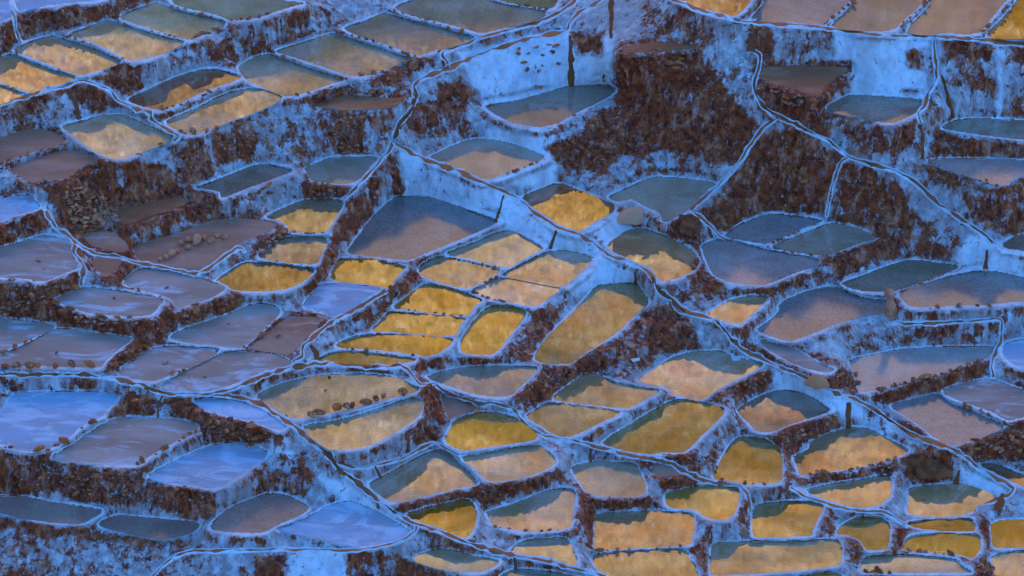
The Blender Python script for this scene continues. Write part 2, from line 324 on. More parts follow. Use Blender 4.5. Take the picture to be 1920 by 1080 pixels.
# brine channels along the crests: half width (px), label, course
CHAN_TXT = """
2.2|thin brown channel on the white wall crest below the bright top right pans|1215,-40 1240,-10 1290,10 1330,25 1370,35 1410,42 1500,48 1560,54 1620,64 1680,68 1745,69 1800,72 1860,78 1940,84 2060,92
1.6|slim side channel descending from the top edge past the gold peak pan|1095,-40 1077,3 1057,17 1030,34 1000,45 955,56 905,70 880,80 845,93 828,102 835,116 838,130
2.6|main brown channel winding from top centre to the lower right corner|1150,-30 1125,2 1085,24 1067,47 1057,59 960,81 905,100 837,130 792,147 776,162 780,182 777,200 750,230 738,262 742,271 780,292 815,307 855,320 892,337 917,347 960,367 997,395 1047,427 1080,437 1110,455 1140,477 1175,490 1210,505 1225,522 1235,545 1260,562 1280,582 1335,599 1360,620 1372,637 1395,657 1435,676 1455,685 1505,705 1540,725 1577,742 1605,750 1640,767 1665,787 1692,805 1712,817 1740,827 1790,845 1815,862 1840,882 1877,902 1900,917 1887,930 1840,945 1827,957
1.6|short channel running down the brown ridge from the main channel bend|738,262 728,285 717,297 682,337 645,373
2.4|brown channel along the left edge footpath and round its bend|-60,702 60,702 160,704 220,712 262,722 305,737 360,740 400,738 440,728 480,711 520,697 570,686 630,682 715,689 745,684 762,692 778,710 790,722
2.8|dark channel descending beside the footpath to the bottom edge|400,740 440,745 480,754 505,770 530,785 562,808 592,835 617,852 632,877 670,905 692,925 730,955 755,970 780,982 830,998 880,1020 960,1042 1022,1052 1072,1066 1110,1074 1140,1086 1170,1120
2.0|channel through the lower centre pan cluster towards the right|790,722 812,722 842,737 892,755 930,757 962,768 980,790 1022,819 1077,826 1115,837 1165,850 1197,858 1222,861 1260,870 1297,893 1335,905 1385,911 1402,930 1407,960
2.2|channel on the white spur above the stepped orange pans|722,545 700,560 680,572 640,594 605,617 580,640 567,650 565,668 550,678
2.2|dark gully channel in the upper left corner|8,-40 11,0 19,16 26,28 29,55 40,82
1.8|channel curving under the upper left pans down to the rounded pan|-60,206 0,195 75,172 120,162 150,152 175,156 207,172 225,190 255,204 282,213 283,223 300,235 335,255 327,265
2.4|dark channel on the left beside the rubble heap|85,395 97,415 107,430 132,445 142,457 138,472 150,490 156,502 150,535
1.8|white lipped channel below the dry basin with loose rocks|142,457 158,468 180,477 225,482 255,493 312,503 362,514 385,506 445,467 458,470
2.0|channel on the long diagonal crest at upper right|1405,92 1422,102 1425,120 1416,150 1416,175 1430,197 1440,207 1455,217 1485,230 1525,252 1555,266 1590,293 1640,310 1680,322 1722,347 1752,377 1802,412 1840,437 1862,457
1.8|pale channel dropping from the diagonal crest to the slate blue pan|1455,222 1430,242 1410,268 1386,305 1360,336 1322,371 1296,394 1320,414 1347,441 1372,451
1.4|narrow runnel down the face of the cliff spur|1590,295 1575,308 1565,335 1557,370 1550,405
1.8|vertical runnel down the tall white wall to the five sided pan|1752,70 1752,100 1756,137 1757,147 1750,162 1740,178 1735,198 1721,213 1727,229
1.6|channel round the right hand end of the long pale grey pan|1670,607 1740,606 1772,605 1840,601 1875,600 1877,622 1875,645 1863,665 1860,687 1862,707
1.6|channel along the foot of the white triangular salt pan|285,1080 312,1055 350,1036 400,1034 462,1032 555,1031 655,1033 717,1024 755,1013 777,998 781,985
1.4|curving runnel below the half moon straw pan|635,868 667,877 705,872 755,860 808,831 830,838 860,853
1.6|runnel between the lower right pans above the bean shaped one|1482,915 1515,933 1535,939 1570,951 1615,958 1652,959 1677,973 1698,986
"""
CHANS = []
for ln in CHAN_TXT.strip().splitlines():
    w, lab, pts = ln.split("|")
    CHANS.append((float(w), lab, np.array([[float(q) for q in p.split(",")] for p in pts.split()])))

# brown spills where a channel feeds a pan: channel index, half widths (px) and course
SPILL_TXT = """
2|3,6,6,4|777,164 781,184 776,204 752,232 740,262
2|3,5,5,3|1222,520 1236,546 1260,564 1284,586
2|3,4,3|1340,602 1362,624 1376,642
2|2,4,3|1640,768 1668,790 1700,812
4|2,4,2|262,723 285,731 312,739
5|3,5,3|600,842 622,862 636,882 662,900
2|3,8|1069,68 1070,100 1072,165
2|6,3|1146,2 1146,35 1145,72
12|3,10|1408,46 1408,70 1404,96
2|2,3|944,366 938,390 930,415
2|3,3|1043,433 1036,450 1032,468
2|2,5|1197,506 1194,520 1192,531
2|5,8|1592,755 1590,780 1590,804
2|4,6|1797,880 1794,895 1793,912
2|5,13|1880,928 1874,945 1868,959
12|2,5|1851,468 1849,485 1847,505
15|3,5|1906,398 1905,420 1904,440
4|2,2|304,742 297,760 295,784
8|4,5|217,10 219,25 219,38
9|2,5|122,168 142,195 150,226
7|3,5|583,648 592,660 596,674
7|3,3|733,535 734,555 732,572
1|3,6|830,104 834,118 836,131
5|4,3|816,1000 813,1015 812,1032
5|3,4|965,1045 966,1056 966,1068
18|2,3|703,874 708,884 713,894
6|3,3|1110,842 1109,852 1108,866
6|4,3|1302,894 1303,903 1303,913
19|2,2|1618,959 1618,966 1618,973
15|3,4|1727,230 1728,262 1729,298
0|2,5|1766,141 1775,178 1787,222
13|2,4|1326,418 1330,432 1334,446
"""
SPILLS = []
for ln in SPILL_TXT.strip().splitlines():
    c, w, pts = ln.split("|")
    SPILLS.append((int(c), [float(v) for v in w.split(",")], np.array([[float(q) for q in p.split(",")] for p in pts.split()])))

# rows of stones set on the banks: owner pan, spacing px, size px, course
ROW_TXT = """
A7|15|6|312,9 355,22 420,38
A2|13|6|222,40 270,54 350,77
A2|14|9|356,76 378,67 412,52
A3|22|6|128,70 190,90 235,114
A4|20|5|28,100 100,128 146,143
A5|11|6|2,157 30,167 55,179
A7|14|7|432,40 484,36 530,15 580,4
B1|12|8|736,20 790,36 850,54 903,66
B2|10|7|630,58 700,79 765,104 788,109
B3|11|7|510,98 570,121 652,149
B2|16|7|802,104 850,92
B3|13|8|672,144 702,140 760,122 784,111
B0|10|8|962,8 1000,15 1030,19
D2|9|8|1546,47 1575,24 1606,-4
D3|9|8|1687,53 1715,27 1752,-6
D4|9|9|1842,62 1868,34 1900,2
B4|16|8|552,182 578,176 636,160
B5|12|7|300,208 340,197 400,170 440,158
B6|20|9|330,247 352,252 385,249 440,230
D7|13|6|940,332 985,315 1022,300
D6|24|7|1040,236 1075,220 1105,204
E6|26|15|584,784 640,772 700,757 750,744 787,734
G6|21|15|4,693 50,693 100,691 150,690 178,690
F1|13|9|180,790 146,808 118,830 95,844 55,850
F1|9|8|5,838 28,842
F2|13|9|372,808 335,829 282,858 256,874
C12|18|6|650,483 700,486 756,499
C14|12|5|842,484 890,493 940,504
C15|11|6|960,505 935,517 890,540
C17|13|6|884,548 915,561 955,569
C18|13|6|742,579 800,587 872,594
C20|13|6|650,655 715,663 792,669
C21|13|9|648,688 690,691 716,690
D20|10|7|1770,738 1795,756 1838,771 1888,796
D12|10|7|1446,459 1485,440 1535,421
D13|10|6|1450,467 1495,475 1545,483 1590,470
D14|11|7|1690,547 1738,529 1785,510
D15|26|9|1710,580 1795,577 1870,573
D24|10|7|1745,306 1790,325 1840,339 1872,350
D18|9|9|1650,733 1700,718 1765,703 1815,687 1852,673
E17|19|6|1122,1034 1210,1030 1288,1025
E33|14|9|1622,1074 1690,1077
E32|24|8|1700,1034 1800,1043
C10|22|5|486,484 540,496 590,498
G7|11|7|412,658 372,686 318,706
G5|11|7|3,663 48,643 96,620
G2|8|5|240,541 275,550 302,558
C9|14|6|540,436 575,439 608,437
G3|14|7|455,655 486,632 520,598
E24|10|7|1504,893 1560,887 1620,877 1685,860
E22|18|6|1350,905 1440,910
D10|13|9|1310,490 1306,503 1296,514
B7|18|6|240,299 275,285 312,268
B9|11|9|54,343 90,341 120,334
B8|9|7|2,306 30,298 60,288 110,274
C2|9|9|20,526 60,528 92,528
E6|11|6|516,773 545,786
E13|16|5|925,988 990,998 1060,994
"""
ROWS = []
for ln in ROW_TXT.strip().splitlines():
    k, sp, sz, pts = ln.split("|")
    ROWS.append((k, float(sp), float(sz), np.array([[float(q) for q in p.split(",")] for p in pts.split()])))

# faces laid up in dry stone or studded with stones: owner pan, spacing px, size px, outline
STONY_TXT = """
K1|42|9|1180,130 1290,120 1350,180 1400,250 1350,290 1240,280 1150,280 1120,260
D11|40|9|1440,250 1500,252 1570,300 1545,395 1450,385 1370,420 1340,400
D24|40|8|1590,310 1640,330 1700,385 1740,440 1680,460 1580,410
E2|18|7|1110,665 1140,655 1135,690 1060,708 1000,750 975,740 1020,700
D10|20|8|1215,590 1260,580 1300,610 1305,650 1240,658
E10|15|6|895,915 1055,885 1045,898 965,930 912,950
E14|15|6|1125,934 1235,934 1225,952 1125,952
D6|22|8|1050,300 1100,260 1150,220 1160,290 1100,320
K3|11|10|628,212 680,214 676,290 634,290
K1|12|13|1180,98 1292,90 1286,104 1262,128 1215,124
K2|12|12|1424,152 1480,168 1530,184 1540,205 1470,195 1430,172
C8|13|11|572,320 582,340 645,350 642,366 585,370
F9|12|10|385,775 480,795 520,812 505,832 410,825 375,800
F2|15|9|20,860 100,865 250,885 395,925 400,945 300,945 120,925 10,905
C5|12|12|482,462 538,428 542,440 486,476
G1|15|10|110,572 175,592 285,594 300,610 200,618 120,602
C2|14|12|-20,535 90,535 145,515 145,545 90,575 -20,590
G6|12|9|200,690 250,640 285,645 215,700
G2|13|9|335,580 440,552 455,565 345,605
B4|18|12|640,190 700,150 790,118 780,140 730,172 660,200
D26|12|10|1562,700 1604,692 1606,736 1570,726
A3|20|9|180,150 225,122 262,132 268,160 240,172
B2|24|8|500,45 598,25 596,55 540,80
D5|26|10|1780,85 1860,85 1860,112 1785,112
D6|22|8|968,85 1055,70 1055,130 968,140
D24|18|9|1745,315 1870,352 1865,390 1800,360
E4|14|7|1248,856 1335,854 1350,885 1300,880
E24|12|7|1510,894 1680,864 1678,876 1512,904
D22|22|8|1560,240 1690,240 1690,270 1600,280
C7|20|8|420,372 540,335 560,350 430,395
B7|18|9|325,272 395,262 390,330 345,340
B6|16|8|405,252 480,232 475,295 412,308
E28|12|9|1592,1002 1614,1010 1613,1058 1593,1050
E32|12|10|1832,1050 1878,1062 1876,1090 1832,1090
D19|16|12|1800,835 1915,795 1940,850 1850,862
E23|14|8|1455,815 1555,782 1575,798 1500,838 1480,846
E1|13|7|1335,742 1440,695 1446,712 1350,752
G8|24|8|215,742 285,752 280,776 222,776
"""
STONY = []
for ln in STONY_TXT.strip().splitlines():
    k, sp, sz, pts = ln.split("|")
    STONY.append((k, float(sp), float(sz), np.array([[float(q) for q in p.split(",")] for p in pts.split()])))

# ---------------------------------------------------------------- bearings <-> ground
TH = math.tan(HFOV / 2)
FW = np.array([0, math.cos(PITCH), -math.sin(PITCH)])
UP = np.array([0, math.sin(PITCH), math.cos(PITCH)])
MPX = DIST * TH / 960.0                       # metres per survey pixel at the middle of the slope

def ground(x, y, z):
    """point of height z on the bearing (x, y)"""
    x = np.asarray(x, float); y = np.asarray(y, float); z = np.asarray(z, float)
    u = (x - 960) / 960 * TH
    v = (540 - y) / 960 * TH
    dy = FW[1] + UP[1] * v
    dz = FW[2] + UP[2] * v
    t = (z - CAM[2]) / dz
    return np.stack([u * t, CAM[1] + dy * t, z + 0 * t], -1)

def inside(poly, X, Y):
    r = np.zeros(X.shape, bool)
    n = len(poly)
    for i in range(n):
        x0, y0 = poly[i]; x1, y1 = poly[(i + 1) % n]
        if y0 == y1: continue
        c = ((y0 > Y) != (y1 > Y)) & (X < (x1 - x0) * (Y - y0) / (y1 - y0) + x0)
        r ^= c
    return r

def seg_dist(pts, X, Y, closed=True):
    d2 = np.full(X.shape, 1e12)
    n = len(pts)
    for i in range(n if closed else n - 1):
        a = pts[i]; b = pts[(i + 1) % n]
        ex, ey = b - a
        L = ex * ex + ey * ey + 1e-9
        t = np.clip(((X - a[0]) * ex + (Y - a[1]) * ey) / L, 0, 1)
        d2 = np.minimum(d2, (X - a[0] - t * ex) ** 2 + (Y - a[1] - t * ey) ** 2)
    return np.sqrt(d2)

def smooth_poly(p, m=3, closed=True):
    out = []
    n = len(p)
    for i in range(n if closed else n - 1):
        if closed: p0, p1, p2, p3 = p[i - 1], p[i], p[(i + 1) % n], p[(i + 2) % n]
        else: p0, p1, p2, p3 = p[max(i - 1, 0)], p[i], p[i + 1], p[min(i + 2, n - 1)]
        for k in range(m):
            out.append(catmull(p0, p1, p2, p3, k / m))
    if not closed: out.append(p[-1])
    return np.array(out)

def catmull(p0, p1, p2, p3, t, k=0.4):
    m1, m2 = (p2 - p0) * k, (p3 - p1) * k
    t2, t3 = t * t, t * t * t
    return (2 * t3 - 3 * t2 + 1) * p1 + (t3 - 2 * t2 + t) * m1 + (-2 * t3 + 3 * t2) * p2 + (t3 - t2) * m2

# ---------------------------------------------------------------- numpy noise
_perm = RNG.permutation(256)
_perm = np.concatenate([_perm, _perm, _perm])
_val = RNG.random(256) * 2 - 1

def vnoise(P):
    F = np.floor(P).astype(np.int64)
    f = P - F
    f = f * f * (3 - 2 * f)
    F &= 255
    x, y, z = F[..., 0], F[..., 1], F[..., 2]
    r = 0
    for dx in (0, 1):
        wx = f[..., 0] if dx else 1 - f[..., 0]
        ax = _perm[x + dx]
        for dy in (0, 1):
            wy = wx * (f[..., 1] if dy else 1 - f[..., 1])
            ay = _perm[ax + y + dy]
            for dz in (0, 1):
                w = wy * (f[..., 2] if dz else 1 - f[..., 2])
                r = r + w * _val[_perm[(ay + z + dz) % 512]]
    return r

def fbm(P, octs=3, gain=0.5):
    r, a, s = 0, 1.0, 0
    for o in range(octs):
        r = r + a * vnoise(P * (2.03 ** o) + 17.3 * o); s += a; a *= gain
    return r / s

# ---------------------------------------------------------------- survey grid
STEP = 1.75
X0, X1, Y0, Y1 = -150, 2070, -110, 1190
gx = np.arange(X0, X1 + STEP, STEP); gy = np.arange(Y0, Y1 + STEP, STEP)
NX, NY = len(gx), len(gy)
GX, GY = np.meshgrid(gx, gy)
OUT = [smooth_poly(p[3], 3) for p in PANS]
NP = len(PANS)
MARG = 150

ID = np.full((NY, NX), -1, np.int32)
DF = []                                        # (row slice, col slice, signed distance) per pan
for i, o in enumerate(OUT):
    x0, y0 = o.min(0) - MARG; x1, y1 = o.max(0) + MARG
    c0, c1 = np.searchsorted(gx, [x0, x1]); r0, r1 = np.searchsorted(gy, [y0, y1])
    sl = (slice(r0, r1), slice(c0, c1))
    X, Y = GX[sl], GY[sl]
    # distance on every second node, then spread to all nodes
    d = seg_dist(o[::2] if len(o) > 50 else o, X[::2, ::2], Y[::2, ::2])
    ri = np.arange(X.shape[0]) / 2.0; ci = np.arange(X.shape[1]) / 2.0
    r_0 = np.minimum(ri.astype(int), d.shape[0] - 1); r_1 = np.minimum(r_0 + 1, d.shape[0] - 1); fr = (ri - r_0)[:, None]
    c_0 = np.minimum(ci.astype(int), d.shape[1] - 1); c_1 = np.minimum(c_0 + 1, d.shape[1] - 1); fc = (ci - c_0)[None]
    d = (d[r_0][:, c_0] * (1 - fr) + d[r_1][:, c_0] * fr) * (1 - fc) + (d[r_0][:, c_1] * (1 - fr) + d[r_1][:, c_1] * fr) * fc
    ins = inside(o, X, Y)
    sub = ID[sl]; sub[ins & (sub < 0)] = i
    DF.append((sl, np.where(ins, -d, d).astype(np.float32)))

# ---------------------------------------------------------------- levels of the pans
# Walking up the slope a pan runs level and a bank climbs: every bank seen between two pans gives the
# difference of their levels; all banks together are solved by least squares.
rowsA, rhs, wts = [], [], []
cp, sp_ = math.cos(PITCH), math.sin(PITCH)
for c in range(0, NX, 3):
    col = ID[:, c]
    ch = np.flatnonzero(np.diff(col)) + 1
    st = np.concatenate([[0], ch]); en = np.concatenate([ch, [NY]])
    last = None
    for s, e in zip(st, en):
        i = col[s]
        if i < 0: continue
        if last is not None and last[0] != i:
            w = (s - last[1]) * STEP
            if w < 340:
                r = min(10, 0.5 * w)
                tb = float(np.interp(w, [40, 95, 200, 300], [0.60, 0.30, 0.35, 0.5]))
                H = max(0.02, (w - r) * MPX / (cp + tb * sp_))
                rowsA.append((last[0], i)); rhs.append(H); wts.append(1 / (1 + (w / 45) ** 1.5))
        last = (i, e)
N = NP
cent = np.array([o.mean(0) for o in OUT])
prior = (540 - cent[:, 1]) * MPX * 0.40
pairs = np.array(rowsA); rhs = np.array(rhs); wts = np.array(wts); over = np.ones(len(rhs))
for it in range(14):                           # a bank may lean back, never overhang: overhanging ones weigh more
    M = np.zeros((N, N)); B = np.zeros(N); w = wts * over
    ia, ib = pairs[:, 0], pairs[:, 1]
    np.add.at(M, (ia, ia), w); np.add.at(M, (ib, ib), w); np.add.at(M, (ia, ib), -w); np.add.at(M, (ib, ia), -w)
    np.add.at(B, ia, w * rhs); np.add.at(B, ib, -w * rhs)
    M[np.arange(N), np.arange(N)] += 0.03; B += 0.03 * prior
    ZP = np.linalg.solve(M, B)
    over = np.where(ZP[ia] - ZP[ib] > rhs, 14.0, 1.0)
# plane through the levels, for the ground beyond the surveyed part
A_ = np.c_[np.ones(N), cent[:, 0] - 960, cent[:, 1] - 540]
PL = np.linalg.lstsq(A_, ZP, rcond=None)[0]
res = [(ZP[a] - ZP[b] - h, a, b, h) for (a, b), h in zip(rowsA, rhs)]
print("levels", ZP.min(), ZP.max(), "plane", PL, "residual", np.std([r[0] for r in res]))

# ---------------------------------------------------------------- heights between the pans
BIG = 1e6
D1 = np.full((NY, NX), BIG, np.float32); D2 = D1.copy()
I1 = np.full((NY, NX), -1, np.int32); I2 = I1.copy()
for i, (sl, d) in enumerate(DF):
    a1, a2, b1, b2 = D1[sl], D2[sl], I1[sl], I2[sl]
    m = d < a1
    a2[m] = a1[m]; b2[m] = b1[m]; a1[m] = d[m]; b1[m] = i
    m2 = (~m) & (d < a2)
    a2[m2] = d[m2]; b2[m2] = i
FLAT = {'mud', 'earth'}
LIP = np.array([0.05 if p[1] in FLAT else (0.08 if p[1] in ('salt', 'lav', 'plum') else 0.14) for p in PANS])
fixed = np.zeros((NY, NX), bool); Z = np.zeros((NY, NX))
inp = ID >= 0
fixed |= inp
depth_in = np.minimum(0.16, np.maximum(0, -D1) * 0.035)
dryp = np.array([p[1] in FLAT for p in PANS])
inp_dry = inp & dryp[np.maximum(ID, 0)]
Z[inp] = ZP[ID[inp]] - np.where(inp_dry, 0.02, depth_in)[inp]
dup = np.zeros_like(D1); dup[1:-1] = D1[2:] - D1[:-2]      # > 0 : the nearest pan lies up the slope
z1 = np.where(I1 >= 0, ZP[I1], -99); z2 = np.where(I2 >= 0, ZP[I2], -99)
hi = np.where(z1 >= z2, I1, I2); dh = np.where(z1 >= z2, D1, D2)
rim = (~inp) & (hi >= 0) & (dh < np.minimum(9.5, 0.5 * (D1 + np.minimum(D2, 60))))
only = (D2 > 70)
rim &= ~(only & (dup < 0))
rise = np.clip(dh / 4.0, 0, 1)
Z[rim] = ZP[hi[rim]] + (LIP[hi[rim]] * (rise[rim] ** 2 * (3 - 2 * rise[rim])))
fixed |= rim
edge = np.zeros_like(fixed); edge[0] = edge[-1] = True; edge[:, 0] = edge[:, -1] = True
PLANE = PL[0] + PL[1] * (GX - 960) + PL[2] * (GY - 540)
Z[edge & ~fixed] = PLANE[edge & ~fixed]; fixed |= edge

def relax(Z, fixed, levels=6):
    def down(Z, F):
        r, c = (Z.shape[0] + 1) // 2, (Z.shape[1] + 1) // 2
        Zp = np.pad(Z, ((0, r * 2 - Z.shape[0]), (0, c * 2 - Z.shape[1])), mode='edge')
        Fp = np.pad(F, ((0, r * 2 - F.shape[0]), (0, c * 2 - F.shape[1])), mode='edge')
        w = Fp.astype(float).reshape(r, 2, c, 2).sum((1, 3))
        s = (Zp * Fp).reshape(r, 2, c, 2).sum((1, 3))
        return np.where(w > 0, s / np.maximum(w, 1), 0), w > 0
    pyr = [(Z, fixed)]
    for _ in range(levels): pyr.append(down(*pyr[-1]))
    cur = None
    for L in range(levels, -1, -1):
        Zl, Fl = pyr[L]
        if cur is None: U = np.where(Fl, Zl, Zl[Fl].mean())
        else:
            U = np.repeat(np.repeat(cur, 2, 0), 2, 1)[:Zl.shape[0], :Zl.shape[1]]
            U = np.where(Fl, Zl, U)
        for _ in range(160 if L > 2 else (60 if L > 0 else 24)):
            P = np.pad(U, 1, mode='edge')
            U = np.where(Fl, Zl, 0.25 * (P[:-2, 1:-1] + P[2:, 1:-1] + P[1:-1, :-2] + P[1:-1, 2:]))
        cur = U
    return cur

Z = relax(Z, fixed)

def sample(A, x, y):
    fx = np.clip((np.asarray(x, float) - X0) / STEP, 0, NX - 1.001); fy = np.clip((np.asarray(y, float) - Y0) / STEP, 0, NY - 1.001)
    c = fx.astype(int); r = fy.astype(int); fx = fx - c; fy = fy - r
    if A.ndim == 3: fx, fy = fx[..., None], fy[..., None]
    return (A[r, c] * (1 - fx) + A[r, c + 1] * fx) * (1 - fy) + (A[r + 1, c] * (1 - fx) + A[r + 1, c + 1] * fx) * fy

# level shelves that carry the channels where they cross open banks
CH_S = [smooth_poly(c[2], 5, closed=False) for c in CHANS]
chan_d = np.full((NY, NX), 99.0)
for (w, lab, _), s in zip(CHANS, CH_S):
    zs = sample(Z, s[:, 0], s[:, 1])
    ker = np.ones(5) / 5
    zs = np.convolve(np.pad(zs, 2, mode='edge'), ker, mode='valid')
    for k in range(len(s) - 1):
        a, b = s[k], s[k + 1]
        lo, hi_ = np.minimum(a, b) - 9, np.maximum(a, b) + 9
        c0, c1 = np.searchsorted(gx, [lo[0], hi_[0]]); r0, r1 = np.searchsorted(gy, [lo[1], hi_[1]])
        if c1 <= c0 or r1 <= r0: continue
        X, Y = GX[r0:r1, c0:c1], GY[r0:r1, c0:c1]
        e = b - a; L = e @ e + 1e-9
        t = np.clip(((X - a[0]) * e[0] + (Y - a[1]) * e[1]) / L, 0, 1)
        d = np.hypot(X - a[0] - t * e[0], Y - a[1] - t * e[1])
        cd = chan_d[r0:r1, c0:c1]
        cd[:] = np.minimum(cd, d)
        m = (d < 3.6) & ~inp[r0:r1, c0:c1] & ~edge[r0:r1, c0:c1]
        zz = zs[k] * (1 - t) + zs[k + 1] * t
        Z[r0:r1, c0:c1][m] = zz[m]
        fixed[r0:r1, c0:c1] |= m
Z = relax(Z, fixed)
for _ in range(2):                             # soften the creases a little, not the shores
    P = np.pad(Z, 1, mode='edge')
    Z = np.where(inp | edge, Z, 0.5 * Z + 0.125 * (P[:-2, 1:-1] + P[2:, 1:-1] + P[1:-1, :-2] + P[1:-1, 2:]))

# ---------------------------------------------------------------- earth / salt cover
earth = np.full((NY, NX), 0.34)
_w = np.stack([GX * 0.028, GY * 0.028, 0 * GX], -1)
WX = GX + 13 * fbm(_w, 3, 0.6); WY = GY + 9 * fbm(_w + 31, 3, 0.6)
for v, p in EARTH:
    lo, hi_ = p.min(0) - 32, p.max(0) + 32
    c0, c1 = np.searchsorted(gx, [lo[0], hi_[0]]); r0, r1 = np.searchsorted(gy, [lo[1], hi_[1]])
    X, Y = WX[r0:r1, c0:c1], WY[r0:r1, c0:c1]
    d = seg_dist(p, X, Y); d = np.where(inside(p, X, Y), -d, d)
    f = np.clip(0.5 - d / 22.0, 0, 1); f = f * f * (3 - 2 * f)
    e = earth[r0:r1, c0:c1]
    e[:] = e * (1 - f) + (v * 0.90) * f
_od = np.where(dh < BIG, dh, 99)
slope_px = np.abs(np.gradient(Z, axis=0)) / (STEP * MPX)
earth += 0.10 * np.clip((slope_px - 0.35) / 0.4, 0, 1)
earth += 0.17 * np.clip(1 - np.abs(_od - 15) / 8, 0, 1) * (np.abs(D1) > 6)
dry = np.array([p[1] in FLAT for p in PANS])
near_dry = np.where(I1 >= 0, dry[I1], False)
shore = np.clip((D1 - 1.5) / 5.0, 0, 1)
shore = np.where(near_dry, 1, shore)
earth = earth * (0.25 + 0.75 * shore)
earth = np.where(chan_d < 6, earth * np.clip((chan_d - 1) / 6 + 0.1, 0, 1), earth)
earth = np.where(near_dry & (D1 < 10), np.maximum(earth, 0.6), earth)
earth = np.where((D1 > 0) & (D1 < 2.0) & (dup < -0.5), 0.72, earth)          # thin dark line along the rear shores

# ---------------------------------------------------------------- lay out on the ground, add relief
PT = ground(GX, GY, Z)
def normals(PT):
    du = np.zeros_like(PT); dv = np.zeros_like(PT)
    du[:, 1:-1] = PT[:, 2:] - PT[:, :-2]; du[:, 0] = PT[:, 1] - PT[:, 0]; du[:, -1] = PT[:, -1] - PT[:, -2]
    dv[1:-1] = PT[:-2] - PT[2:]; dv[0] = PT[0] - PT[1]; dv[-1] = PT[-2] - PT[-1]
    n = np.cross(du, dv)
    n /= np.linalg.norm(n, axis=-1, keepdims=True) + 1e-9
    return n
NRM = normals(PT)
msk = ~inp
pm = PT[msk]
steep = 1 - np.clip(NRM[msk][:, 2], 0, 1)
e = np.clip((earth[msk] - 0.3) / 0.6, 0, 1)
far = np.clip((D1[msk] - 1.0) / 13.0, 0, 1)
big = fbm(pm * np.array([0.8, 0.8, 0.8]), 2)
flute = fbm(pm * np.array([3.2, 3.2, 0.9]) + 40, 3)
lump = fbm(pm * np.array([1.7, 1.7, 1.2]) + 9, 3, 0.55)
knob = np.abs(fbm(pm * np.array([2.6, 2.6, 1.8]) + 3, 2)) * 1.4
clod = fbm(pm * 9.0 + 77, 2, 0.6)
amp = (0.10 * big * far + flute * (0.15 * steep + 0.20 * steep * e + 0.02) + e * (0.26 * lump + 0.22 * (knob - 0.3)) + clod * (0.03 + 0.03 * e))
amp *= 0.22 + 0.78 * far
amp *= np.where(chan_d[msk] < 5, 0.25, 1.0)
PT[msk] += NRM[msk] * amp[:, None]
NRM = normals(PT)

pd = PT[inp_dry]
PT[inp_dry] += np.array([0, 0, 1.0]) * ((0.07 * fbm(pd * 0.9 + 3, 3) + 0.035 * fbm(pd * 4.5 + 8, 3, 0.6)) * np.clip(-D1[inp_dry] / 6, 0, 1))[:, None]
NRM = normals(PT)

def surf(x, y):
    return sample(PT, x, y), sample(NRM, x, y)

# who holds what: a bank belongs to the pan it carries
OWN = np.full((NY, NX), -1, np.int32); OD = np.full((NY, NX), BIG, np.float32)
for i, (sl, d) in enumerate(DF):
    a, b = OD[sl], OWN[sl]
    m = (d < a) & (ZP[i] >= Z[sl] - 0.25) & (d < 140)
    a[m] = d[m]; b[m] = i
m = (OWN < 0) & (I1 >= 0) & (D1 < 12)
OWN[m] = I1[m]; OD[m] = D1[m]

# ---------------------------------------------------------------- materials
def new_mat(name):
    m = bpy.data.materials.new(name); m.use_nodes = True
    nt = m.node_tree
    b = nt.nodes["Principled BSDF"]
    return m, nt, b

